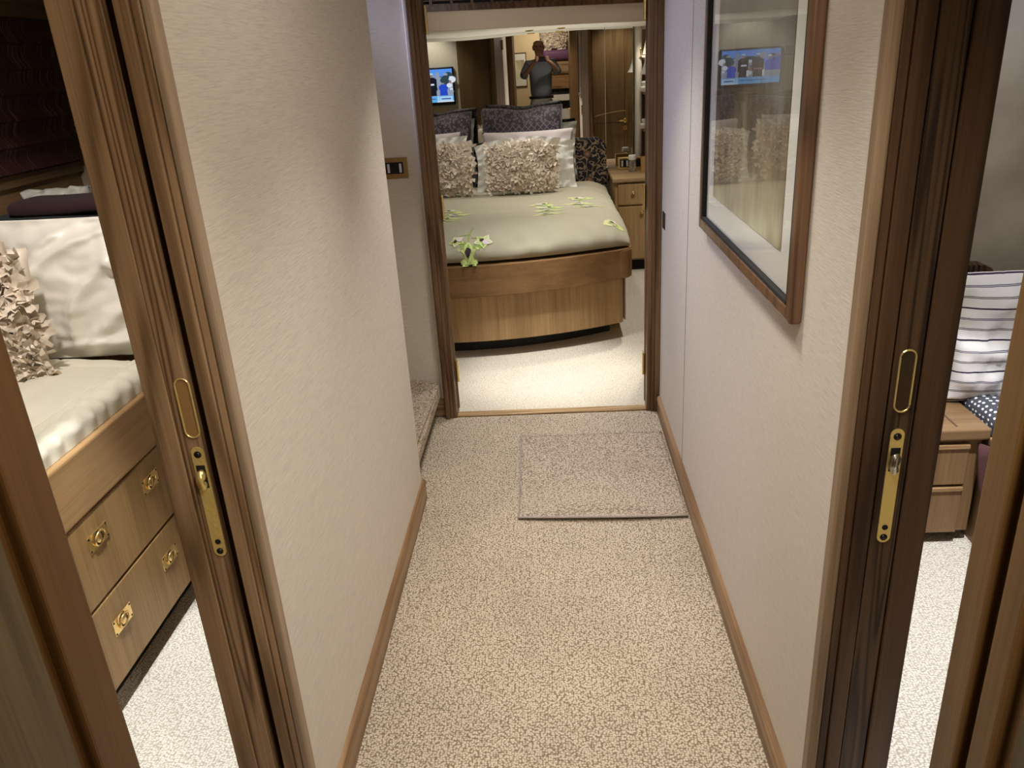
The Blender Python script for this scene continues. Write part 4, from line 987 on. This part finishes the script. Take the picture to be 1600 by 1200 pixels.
# quilted mattress
def quilt(u, v):
    # u runs over the front edge: 0 bottom of the side, 1 back; v along the berth
    y = BY0+0.02 + v*(2.165-BY0-0.02)
    W0 = 0.74; sl = 0.055
    s_ = u*(W0 + sl)
    r_ = 0.028
    if s_ < sl - r_: x, z = 0.0, s_
    elif s_ < sl + r_:
        a = (s_-sl+r_)/(2*r_)*PI/2; x, z = r_*(1-math.cos(a)), sl - r_ + r_*math.sin(a)
    else: x, z = s_ - sl, sl
    top = max(0, min(1, (s_-sl)/0.03))
    for g, dp in ((0.062, 0.012), (0.086, 0.010), (0.30, 0.008), (0.52, 0.008)):
        z -= dp*math.exp(-((x-g)/0.006)**2)*top
    for gy in (1.30, 1.62): z -= 0.004*math.exp(-((y-gy)/0.006)**2)*top*(1 if x > 0.09 else 0)
    z -= 0.006*math.exp(-((y-2.075)/0.006)**2)*top
    if x < 0.09: # gathered border
        x -= 0.004*math.sin(y*95 + 3*noise.noise(Vector((y*9, 0, 0))))*min(1, s_/0.03)*(1-top*0.6)
        z += 0.003*math.sin(y*95+1)*top*math.exp(-((x-0.035)/0.03)**2)
    z += top*(0.010*noise.noise(Vector((x*5, y*4, 2.0))) + 0.005*noise.noise(Vector((x*14, y*9, 5.0))))
    end = max(0, (y-2.11)/0.055); z -= 0.030*end*end*top
    return Vector((XF-0.012 - x, y, 0.709 + z))
b_ = B(); b_.grid(quilt, 150, 190)
tag(b_.build('quilted_mattress', quilt_m, None, smooth=True), 'ivory quilted mattress cover with stitched border on the left cabin berth', 'mattress')
def satin_folds(a, c):
    f = 0
    for (x0, y0, ang, wd, ln, am) in ((0.15, -0.45, 0.9, 0.10, 0.9, 0.022), (-0.15, -0.2, 1.25, 0.08, 0.8, 0.018), (0.55, -0.6, 0.25, 0.09, 0.8, 0.020), (0.30, 0.35, 2.0, 0.09, 0.6, 0.016), (-0.5, 0.3, 1.0, 0.08, 0.6, 0.014), (0.05, 0.75, 0.5, 0.07, 0.5, 0.012), (-0.3, 0.75, 0.8, 0.06, 0.4, 0.012), (0.6, 0.05, 2.6, 0.08, 0.5, 0.018), (-0.05, -0.75, 0.1, 0.06, 0.6, 0.014)):
        dx, dy = a-x0, c-y0
        l = dx*math.cos(ang) + dy*math.sin(ang); p = -dx*math.sin(ang) + dy*math.cos(ang) + 0.35*l*l
        f += am*math.exp(-(p/wd)**2 - (l/ln)**2)
    return 1.5*f - 0.03
o, s_ = pillow_obj('satin_pillow', satin, frame3((-1.33, 2.18, 0.748), 0.0, 0.10), 0.66, 0.415, 0.15, 31, 'large creased white satin pillow upright at the head of the left cabin berth', wr=0.006, pinch=0.02, folds=satin_folds, n=80)
ruffled('ruffled_cushion', frame3((-1.615, 1.985, 0.757), 0.05, 0.12), 0.43, 0.36, 0.12, 33, 'cream ruffled satin cushion leaning on the white pillow in the left cabin', 430, 0.058, 'ruffled cushions')
# shelf behind the berth head with blankets and pillows on it
B_ = thing('berth_locker', 'oak locker behind the head of the left cabin berth carrying blankets and pillows', 'locker', (-1.55, 2.7, 0))
B().box(-1.91, -1.27, 2.30, 3.24, 0.0, 0.96).build('carcass', veneerY, B_)
B().box(-1.915, -1.265, 2.295, 3.245, 0.96, 0.985, 0.006).build('top', oakX, B_)
def roll(name, mat, x0, x1, y0, y1, z0, z1, seed, label, cat):
    hy, hz = (y1-y0)/2, (z1-z0)/2
    def fn(u, v):
        x = x0 + u*(x1-x0); a = 2*PI*v
        e = min(1, max(0.0, 1-((2*u-1)**14)))**0.5
        ca, sa = math.cos(a), math.sin(a)
        cy = math.copysign(abs(ca)**0.6, ca)*hy*e; cz = math.copysign(abs(sa)**0.6, sa)*hz*e
        return Vector((x, (y0+y1)/2 + cy, (z0+z1)/2 + cz + 0.008*noise.noise(Vector((x*6+seed, cy*8, seed)))*e))
    b_ = B(); b_.grid(fn, 36, 28); bmesh.ops.remove_doubles(b_.bm, verts=b_.bm.verts[:], dist=1e-5)
    return tag(b_.build(name, mat, None, smooth=True), label, cat, 'folded blankets in the left cabin' if name == 'folded_blanket' else None)
roll('folded_blanket', maroon, -1.88, -1.28, 2.31, 2.62, 0.988, 1.110, 1, 'folded maroon blanket behind the white satin pillow, lowest of the dark layers', 'blanket')
roll('folded_blanket', navy, -1.80, -1.28, 2.32, 2.62, 1.112, 1.132, 2, 'thin navy blanket between the maroon blanket and the maroon bolster', 'blanket')
roll('bolster', maroon, -1.72, -1.28, 2.42, 2.62, 1.132, 1.182, 3, 'dark maroon bolster with a rounded end on top of the blankets in the left cabin', 'bolster')
crinkle = lambda a, c: 0.02*math.sin(7*a+2*c) + 0.014*math.sin(13*a - 5*c)
pillow_obj('crumpled_pillow', white_cotton, frame3((-1.775, 2.80, 0.99), 0.1, 0.25), 0.24, 0.19, 0.10, 41, 'crumpled white pillow at the left behind the maroon bolster in the left cabin', wr=0.02, folds=crinkle)
pillow_obj('crumpled_pillow', white_cotton, frame3((-1.49, 2.90, 0.99), -0.05, 0.2), 0.40, 0.25, 0.12, 42, 'crumpled white pillow against the wooden panel right behind the maroon bolster', wr=0.022, folds=crinkle)
# window with roman blind on the hull side
blind_m, nt, b = newmat('dark_red_striped_blind')
uv = N(nt, 'ShaderNodeTexCoord'); mp = N(nt, 'ShaderNodeMapping'); mp.inputs['Scale'].default_value = (0, 150, 4); L(nt, uv.outputs['Object'], mp.inputs[0])
n = N(nt, 'ShaderNodeTexNoise'); n.inputs['Scale'].default_value = 1; n.inputs['Detail'].default_value = 2; L(nt, mp.outputs[0], n.inputs['Vector'])
r = ramp(nt, [(0.45, (0.05, 0.012, 0.012)), (0.60, (0.08, 0.027, 0.02)), (0.68, (0.26, 0.15, 0.10))]); L(nt, n.outputs['Fac'], r.inputs[0]); L(nt, r.outputs[0], b.inputs['Base Color']); b.inputs['Roughness'].default_value = 0.7
bl = thing('roman_blind', 'dark red pleated roman blind over the hull window of the left cabin', 'blind', (-1.88, 2.5, 1.5))
def blind(u, v):
    y = 1.4 + u*1.855; z = 1.235 + v*0.51
    k = v*6.0; f = k - math.floor(k)
    x = -1.895 + 0.016*(0.5+0.5*math.cos(2*PI*f))*(1.25 - 0.5*v) + 0.010*(1-f) + 0.004*noise.noise(Vector((y*14, z*3, 0)))
    return Vector((x, y, z))
b_ = B(); b_.grid(blind, 60, 96); b_.build('pleated_fabric', blind_m, bl, smooth=False)
wf = setting('window_1', (-1.9, 2.4, 1.5))
b_ = B(); b_.box(-1.925, -1.895, 1.3, 3.25, 1.185, 1.23, 0.005); b_.box(-1.925, -1.86, 1.3, 3.25, 1.745, 2.0, 0.005); b_.build('window_frame', wood('window_frame_oak', (0.10, 0.055, 0.02), (0.22, 0.13, 0.06), 'Y', rings=8), wf)

# ================================================================== RIGHT CABIN
cab = thing('bedside_cabinet', 'low oak bedside cabinet with two drawers in the right cabin', 'cabinet', (1.05, 2.4, 0))
YC = 2.195
vz = wood('cabinet_oak', (0.11, 0.062, 0.025), (0.245, 0.15, 0.076), 'Z', rings=8, ringw=0.2, seed=2.7)
B().box(0.78, 1.275, YC+0.004, 2.84, 0.04, 0.366).build('carcass', vz, cab)
b_ = B(); b_.box(0.76, 1.287, YC-0.018, 2.845, 0.366, 0.405, 0.008, 3); b_.build('top', wood('cabinet_top_oak', (0.115, 0.064, 0.027), (0.24, 0.15, 0.078), 'X', rings=8, ringw=0.2), cab)
b_ = B(); b_.box(1.190, 1.197, 2.0 + 0.20, 2.83, 0.4045, 0.4058); b_.build('top_inlay', plain('inlay_line', (0.09, 0.045, 0.02), 0.6), cab)
B().box(0.80, 1.26, YC+0.05, 2.8, 0.0, 0.042).build('plinth', black, cab)
for z0_, z1_ in ((0.214, 0.352), (0.042, 0.206)):
    b_ = B(); b_.box(0.80, 1.235, YC-0.012, YC+0.006, z0_, z1_, 0.003, 2); dr = b_.build('drawer', vz, cab)
    b_ = B(); b_.box(0.80, 1.233, YC-0.018, YC-0.010, z1_-0.014, z1_+0.001, 0.003, 2); b_.build('finger_lip', wood('lip_oak', (0.2, 0.11, 0.05), (0.36, 0.23, 0.12), 'X'), dr)
rb = thing('cabin_bed_base', 'oak bed base along the right cabin hull beside the low cabinet', 'bed base', (1.6, 1.8, 0))
b_ = B(); b_.box(1.292, 1.98, 0.75, 2.84, 0.0, 0.36); b_.build('carcass', wood('bed_base_oak', (0.12, 0.07, 0.03), (0.25, 0.155, 0.075), 'Z', rings=8), rb)
b_ = B(); b_.box(1.286, 1.31, 0.75, 2.19, 0.345, 0.372, 0.004); b_.build('edge_rail', oakY, rb)
dots, nt, b = newmat('navy_polka_dot_cotton')
uvm = N(nt, 'ShaderNodeUVMap'); mp = N(nt, 'ShaderNodeMapping'); mp.inputs['Scale'].default_value = (34, 88, 1); L(nt, uvm.outputs[0], mp.inputs[0]); vo = N(nt, 'ShaderNodeTexVoronoi', voronoi_dimensions='2D'); vo.inputs['Scale'].default_value = 1; vo.inputs['Randomness'].default_value = 0.35; L(nt, mp.outputs[0], vo.inputs['Vector'])
r = ramp(nt, [(0.0, (0.75, 0.75, 0.78)), (0.21, (0.75, 0.75, 0.78)), (0.25, (0.05, 0.055, 0.075))]); L(nt, vo.outputs['Distance'], r.inputs[0]); L(nt, r.outputs[0], b.inputs['Base Color']); b.inputs['Roughness'].default_value = 0.85
def polka(u, v):
    y = 0.78 + v*1.96; s_ = u*0.78; r_ = 0.05
    if s_ < 0.05: x, z = 0, s_
    elif s_ < 0.05 + r_*PI/2: a = (s_-0.05)/r_; x, z = r_*(1-math.cos(a)), 0.05 + r_*math.sin(a)
    else: x, z = r_ + (s_-0.05-r_*PI/2), 0.10
    z += 0.006*noise.noise(Vector((x*7, y*6, 1))); x += 0.006*noise.noise(Vector((z*9, y*5, 3)))
    return Vector((1.296 + x, y, 0.374 + z*0.65))
b_ = B(); b_.grid(polka, 40, 80)
tag(b_.build('polka_dot_mattress', dots, None, smooth=True), 'dark mattress cover with white polka dots on the right cabin bed base', 'mattress')
stripe, nt, b = newmat('white_cotton_with_stripes')
uv = N(nt, 'ShaderNodeUVMap'); sx = N(nt, 'ShaderNodeSeparateXYZ'); L(nt, uv.outputs[0], sx.inputs[0])
k_ = math_n(nt, 'MULTIPLY_ADD', sx.outputs[1], 12.3, 0.35)
f_ = math_n(nt, 'FRACT', k_); idx = math_n(nt, 'MODULO', math_n(nt, 'FLOOR', k_), 3)
c_ = math_n(nt, 'ABSOLUTE', math_n(nt, 'SUBTRACT', f_, 0.5))
solid = math_n(nt, 'LESS_THAN', c_, 0.075)
hollow = math_n(nt, 'MULTIPLY', math_n(nt, 'LESS_THAN', c_, 0.095), math_n(nt, 'GREATER_THAN', c_, 0.025))
is0 = math_n(nt, 'LESS_THAN', idx, 0.5)
fac = N(nt, 'ShaderNodeMix', data_type='FLOAT'); L(nt, is0, fac.inputs[0]); L(nt, hollow, fac.inputs[2]); L(nt, solid, fac.inputs[3])
colr = ramp(nt, [(0.0, (0.02, 0.008, 0.04)), (0.25, (0.04, 0.04, 0.028)), (0.6, (0.035, 0.04, 0.085))], 'CONSTANT'); L(nt, math_n(nt, 'DIVIDE', idx, 3), colr.inputs[0])
mx = N(nt, 'ShaderNodeMix', data_type='RGBA'); L(nt, fac.outputs[0], mx.inputs[0]); mx.inputs[6].default_value = (0.74, 0.74, 0.77, 1); L(nt, colr.outputs[0], mx.inputs[7]); L(nt, mx.outputs[2], b.inputs['Base Color']); b.inputs['Roughness'].default_value = 0.85
def st_folds(a, c): return 0.018*math.exp(-((c+0.35+0.3*a)/0.12)**2)*(1 if a < 0.3 else 0.5) + 0.012*math.sin(5*c+3*a)
pillow_obj('striped_pillow', stripe, frame3((1.405, 2.375, 0.412), 0.05, 0.10), 0.35, 0.415, 0.12, 51, 'white pillow with thin dark stripes standing on the right cabin bed', folds=st_folds, pinch=0.03, wr=0.008)
pillow_obj('polka_dot_cushion', dots, frame3((1.47, 2.62, 0.447), 0.1, 0.12), 0.40, 0.28, 0.12, 52, 'dark polka dot cushion mostly hidden behind the striped pillow', wr=0.006)
hs = thing('cabin_headboard', 'dark carved wooden headboard rail behind the striped pillow in the right cabin', 'headboard', (1.4, 2.78, 0.6))
b_ = B(); b_.prism([(1.0, 0.41), (1.54, 0.41), (1.54, 0.71), (1.525, 0.735), (1.50, 0.748), (1.0, 0.748)], 2.76, 2.82, lambda x, z, y: (x, y, z)); b_.build('board', darkZ, hs)
b_ = B(); [b_.box(1.44+i*0.018, 1.446+i*0.018, 2.755, 2.78, 0.715, 0.749) for i in range(3)]; b_.build('carved_grooves', black, hs)
b_ = B(); b_.lathe([(0.016, 0.0), (0.018, 0.02), (0.010, 0.035), (0.014, 0.05), (0.004, 0.06)], (1.335, 2.70, 0.778), 'Z', 14)
# small socket plate on the wall with its chrome bulb-like knob
B_ = thing('reading_lamp', 'tiny chrome and brass reading lamp on the wall above the right cabin headboard', 'lamp', (1.36, 2.84, 0.83))
b_.bm.free()
b_ = B(); b_.box(1.395, 1.425, 2.838, 2.852, 0.80, 0.855, 0.002); b_.build('wall_plate', brass_dull, B_)
b_ = B(); b_.ball((1.392, 2.815, 0.828), 0.017); b_.build('lamp_head', steel, B_, smooth=True)
# maroon bedspread corner hanging over the base
def spread(u, v):
    y = 1.45 + u*0.735; x = 1.268 - 0.014*math.sin(u*9)*v
    ztop = 0.40; low = 0.05 + 0.30*max(0, (u-0.75)/0.25)**1.5
    edge = 0.012*math.sin(v*7)*u
    z = ztop + v*(low-ztop)
    return Vector((x + 0.005*math.sin(y*40), y + edge - 0.10*(1-v)*u, z))
b_ = B(); b_.grid(spread, 40, 20)
md = b_.bm; r = bmesh.ops.extrude_face_region(md, geom=md.faces[:])
for v in [g for g in r['geom'] if isinstance(g, bmesh.types.BMVert)]: v.co.x += 0.006
tag(b_.build('bedspread', plain('dull_plum_fabric', (0.09, 0.035, 0.04), 0.8), None, smooth=True), 'dull plum bedspread hanging over the side of the right cabin bed base', 'bedspread')

# ================================================================== FORWARD CABIN (seen only in the bedroom mirror)
fp = thing('cabin_picture', 'framed print with a white mat on the yellow wall, reflected in the bedroom mirror', 'picture', (-0.42, -2.1, 1.35))
struct(B().box(-1.36, -0.075, -2.20, -2.15, 0, 2.34).build('wall_forward_partition', bpy.data.materials['yellow_wall_fabric']))
b_ = B(); b_.box(-0.56, -0.32, -2.148, -2.135, 1.06, 1.62, 0.003); b_.build('frame', darkZ, fp)
B().box(-0.545, -0.335, -2.136, -2.133, 1.08, 1.60).build('mat_board', plain('print_mat', (0.62, 0.62, 0.55), 0.8), fp)
B().box(-0.51, -0.36, -2.134, -2.131, 1.20, 1.50).build('print', art, fp)
bk = thing('bunk', 'raised wooden bunk with dark recess and white lower ledges, reflected in the bedroom mirror', 'bunk', (0.4, -2.3, 0))
B().box(-0.06, 1.15, -2.68, -2.12, 1.00, 1.25).build('front_board', wood('bunk_oak', (0.16, 0.08, 0.03), (0.34, 0.19, 0.085), 'X'), bk)
B().box(-0.06, 1.15, -2.68, -2.10, 1.25, 1.44).build('mattress', oakX, bk)
B().box(-0.06, 1.15, -2.68, -2.15, 0.90, 1.00).build('recess', black, bk)
B().box(-0.06, 1.15, -2.68, -2.10, 0.80, 0.90).build('ledge', white_cotton, bk)
B().box(-0.06, 1.15, -2.68, -2.15, 0.66, 0.80).build('recess', black, bk)
B().box(-0.06, 1.15, -2.68, -2.10, 0.0, 0.66).build('ledge', white_cotton, bk)
roll('bolster', plain('purple_bolster', (0.10, 0.035, 0.09), 0.7), -0.05, 0.70, -2.42, -2.14, 1.441, 1.63, 8, 'purple bolster on the raised bunk behind the photographer', 'bolster')
ruffled('ruffled_cushion', frame3((0.16, -2.36, 1.63), PI, 0.1), 0.46, 0.34, 0.12, 61, 'pale ruffled cushion on the purple bolster of the raised bunk', 160, 0.07, 'ruffled cushions in the mirror')

# ================================================================== THE PHOTOGRAPHER (seen in the bedroom mirror)
skin = plain('skin', (0.36, 0.20, 0.14), 0.55); hair_m = plain('white_hair', (0.62, 0.60, 0.57), 0.8); khaki = plain('khaki_trousers', (0.27, 0.265, 0.235), 0.85)
shirt, nt, b = newmat('blue_grey_striped_shirt')
tc = N(nt, 'ShaderNodeTexCoord'); sx = N(nt, 'ShaderNodeSeparateXYZ'); L(nt, tc.outputs['Object'], sx.inputs[0])
sn = math_n(nt, 'SINE', math_n(nt, 'MULTIPLY', sx.outputs[0], 420)); r = ramp(nt, [(0.3, (0.11, 0.135, 0.17)), (0.7, (0.20, 0.225, 0.26))]); L(nt, sn, r.inputs[0]); L(nt, r.outputs[0], b.inputs['Base Color']); b.inputs['Roughness'].default_value = 0.8
PX, PY = -0.075, -0.36
man = thing('person', 'bald man in a blue grey shirt and khaki trousers photographing himself in the mirror', 'person', (PX, PY, 0))
def skinmesh(name, V, E, mat, par, sub=2):
    me = bpy.data.meshes.new(name); off = ROOT[par.name]
    me.from_pydata([Vector(v[:3]) - off for v in V], E, []); o = bpy.data.objects.new(name, me); COL.objects.link(o); o.parent = par; ROOT[o.name] = off
    md = o.modifiers.new('skin', 'SKIN'); md.use_smooth_shade = True
    for i, v in enumerate(V):
        r_ = v[3]; me.skin_vertices[0].data[i].radius = r_ if isinstance(r_, tuple) else (r_, r_); me.skin_vertices[0].data[i].use_root = (i == 0)
    s_ = o.modifiers.new('subdivision', 'SUBSURF'); s_.levels = sub; s_.render_levels = sub
    me.materials.append(mat); return o
x, y = PX, PY
# whole body: pelvis root, spine, neck, head, arms raised to the phone, legs
BV = [(x, y, 0.93, (0.12, 0.085)), (x, y, 1.06, (0.155, 0.12)), (x, y, 1.22, (0.165, 0.12)), (x, y-0.01, 1.40, (0.17, 0.105)), (x-0.005, y-0.01, 1.50, (0.07, 0.07)), (x-0.012, y+0.01, 1.565, (0.052, 0.055)),
      (x-0.015, y+0.03, 1.63, (0.066, 0.078)), (x-0.015, y+0.03, 1.71, (0.078, 0.092)), (x-0.015, y+0.025, 1.765, (0.05, 0.06)),
      (x-0.19, y-0.01, 1.43, 0.062), (x-0.265, y+0.06, 1.25, 0.050), (x-0.13, y+0.255, 1.415, 0.034), (x-0.06, y+0.305, 1.465, 0.028),
      (x+0.19, y-0.01, 1.43, 0.062), (x+0.27, y+0.06, 1.29, 0.050), (x+0.17, y+0.255, 1.43, 0.034), (x+0.105, y+0.305, 1.475, 0.028),
      (x-0.095, y, 0.84, 0.070), (x-0.10, y+0.01, 0.50, 0.062), (x-0.105, y-0.01, 0.10, 0.042), (x-0.11, y+0.12, 0.035, 0.035),
      (x+0.095, y, 0.84, 0.070), (x+0.10, y+0.01, 0.50, 0.062), (x+0.105, y-0.01, 0.10, 0.042), (x+0.11, y+0.12, 0.035, 0.035)]
BE = [(0, 1), (1, 2), (2, 3), (3, 4), (4, 5), (5, 6), (6, 7), (7, 8), (3, 9), (9, 10), (10, 11), (11, 12), (3, 13), (13, 14), (14, 15), (15, 16), (0, 17), (17, 18), (18, 19), (19, 20), (0, 21), (21, 22), (22, 23), (23, 24)]
skinmesh('body', BV, BE, skin, man)
SV = [(x, y, 0.89, (0.168, 0.13)), (x, y+0.01, 1.06, (0.182, 0.15)), (x, y, 1.22, (0.185, 0.14)), (x, y-0.01, 1.40, (0.185, 0.12)), (x-0.005, y-0.01, 1.475, (0.085, 0.08)),
      (x-0.19, y-0.01, 1.43, 0.076), (x-0.268, y+0.055, 1.25, 0.068), (x-0.215, y+0.15, 1.31, 0.062),
      (x+0.19, y-0.01, 1.43, 0.076), (x+0.272, y+0.055, 1.29, 0.068), (x+0.235, y+0.15, 1.345, 0.062)]
skinmesh('shirt', SV, [(0, 1), (1, 2), (2, 3), (3, 4), (3, 5), (5, 6), (6, 7), (3, 8), (8, 9), (9, 10)], shirt, man)
TV_ = [(x, y, 1.01, (0.165, 0.125)), (x, y, 0.90, (0.192, 0.150)), (x-0.095, y, 0.80, 0.105), (x-0.10, y+0.01, 0.50, 0.080), (x-0.105, y-0.005, 0.08, 0.068), (x+0.095, y, 0.80, 0.105), (x+0.10, y+0.01, 0.50, 0.080), (x+0.105, y-0.005, 0.08, 0.068)]
skinmesh('trousers', TV_, [(0, 1), (1, 2), (2, 3), (3, 4), (1, 5), (5, 6), (6, 7)], khaki, man)
b_ = B(); b_.grid(lambda u, v: Vector((x + 0.190*math.cos(2*PI*u), y + 0.005 + 0.156*math.sin(2*PI*u), 0.930 + 0.038*v)), 32, 2)
b_.build('belt', plain('black_leather', (0.012, 0.010, 0.009), 0.4), man, smooth=True)
hx, hy, hz = x-0.015, y+0.03, 1.69
for s in (-1, 1):
    b_ = B(); b_.ball((hx+s*0.032, hy+0.088, 1.675), 0.012); b_.build('eye', plain('dark_eye', (0.08, 0.06, 0.05), 0.3), man, smooth=True)
    b_ = B(); b_.ball((hx+s*0.083, hy-0.005, 1.665), 0.028, 0.4, 0.7, 1.1); b_.build('ear', skin, man, smooth=True)
b_ = B(); b_.tube([(hx, hy+0.085, 1.685), (hx, hy+0.105, 1.655), (hx, hy+0.108, 1.642), (hx, hy+0.09, 1.635)], [0.008, 0.013, 0.015, 0.010], 8); b_.build('nose', skin, man, smooth=True)
b_ = B(); b_.tube([(hx-0.026, hy+0.078, 1.612), (hx, hy+0.088, 1.612), (hx+0.026, hy+0.078, 1.612)], [0.003, 0.007, 0.003], 8); b_.build('mouth', plain('lips', (0.32, 0.13, 0.10), 0.5), man, smooth=True)
b_ = B()
def hairf(u, v):
    a = PI*(0.98 + 1.04*u); zz = 1.62 + 0.12*v; q = 1.0 - 0.15*v*v
    return Vector((hx + 0.086*q*math.cos(a), hy - 0.004 + 0.100*q*math.sin(a), zz))
b_.grid(hairf, 24, 6); b_.build('hair', hair_m, man, smooth=True)
# shoes
for s in (-1, 1):
    b_ = B(); b_.ball((x+s*0.108, y+0.06, 0.04), 0.05, 0.95, 2.7, 0.85); b_.build('shoe', plain('brown_shoe', (0.05, 0.03, 0.02), 0.5), man, smooth=True)
# hands: palm, four bent fingers and a thumb closing on each end of the phone
PHX, PHY, PHZ = -0.045, -0.030, 1.497
def hand(s, wrist):
    wx, wy, wz = wrist; ex = PHX + s*0.075
    b_ = B()
    palm = [(wx, wy, wz), ((wx+ex)/2 + s*0.012, (wy+PHY)/2 - 0.01, (wz+PHZ)/2 - 0.005), (ex + s*0.012, PHY-0.018, PHZ-0.004)]
    b_.tube(palm, [0.026, 0.030, 0.022], 10)
    for k, (dz, ln) in enumerate(((0.028, 0.058), (0.010, 0.064), (-0.008, 0.060), (-0.026, 0.048))):
        p0 = Vector((ex + s*0.016, PHY-0.018, PHZ + dz*0.8)); p1 = Vector((ex + s*0.020, PHY+0.006, PHZ + dz)); p2 = Vector((ex + s*0.008, PHY+0.015, PHZ + dz)); p3 = Vector((ex - s*(ln-0.035), PHY+0.0125, PHZ + dz + 0.002))
        b_.tube([p0, p1, p2, p3], [0.0085, 0.0085, 0.008, 0.0065], 8)
    b_.tube([(ex + s*0.010, PHY-0.022, PHZ-0.026), (ex - s*0.002, PHY-0.020, PHZ-0.034), (ex - s*0.022, PHY-0.0125, PHZ-0.024)], [0.011, 0.010, 0.008], 8)
    return b_.build('hand', skin, man, smooth=True)
hand(-1, (x-0.06, y+0.305, 1.465)); hand(1, (x+0.105, y+0.305, 1.475))
ph = thing('phone', 'black phone held sideways in both hands by the man in the mirror', 'phone', (PHX, PHY, PHZ))
B().box(PHX-0.075, PHX+0.075, PHY-0.004, PHY+0.004, PHZ-0.037, PHZ+0.037, 0.0035, 3).build('housing', plain('phone_black', (0.01, 0.01, 0.012), 0.25), ph)
b_ = B(); b_.box(PHX+0.040, PHX+0.070, PHY+0.004, PHY+0.006, PHZ+0.002, PHZ+0.032, 0.001); b_.build('camera_bump', plain('phone_lens_bump', (0.03, 0.03, 0.035), 0.15), ph)
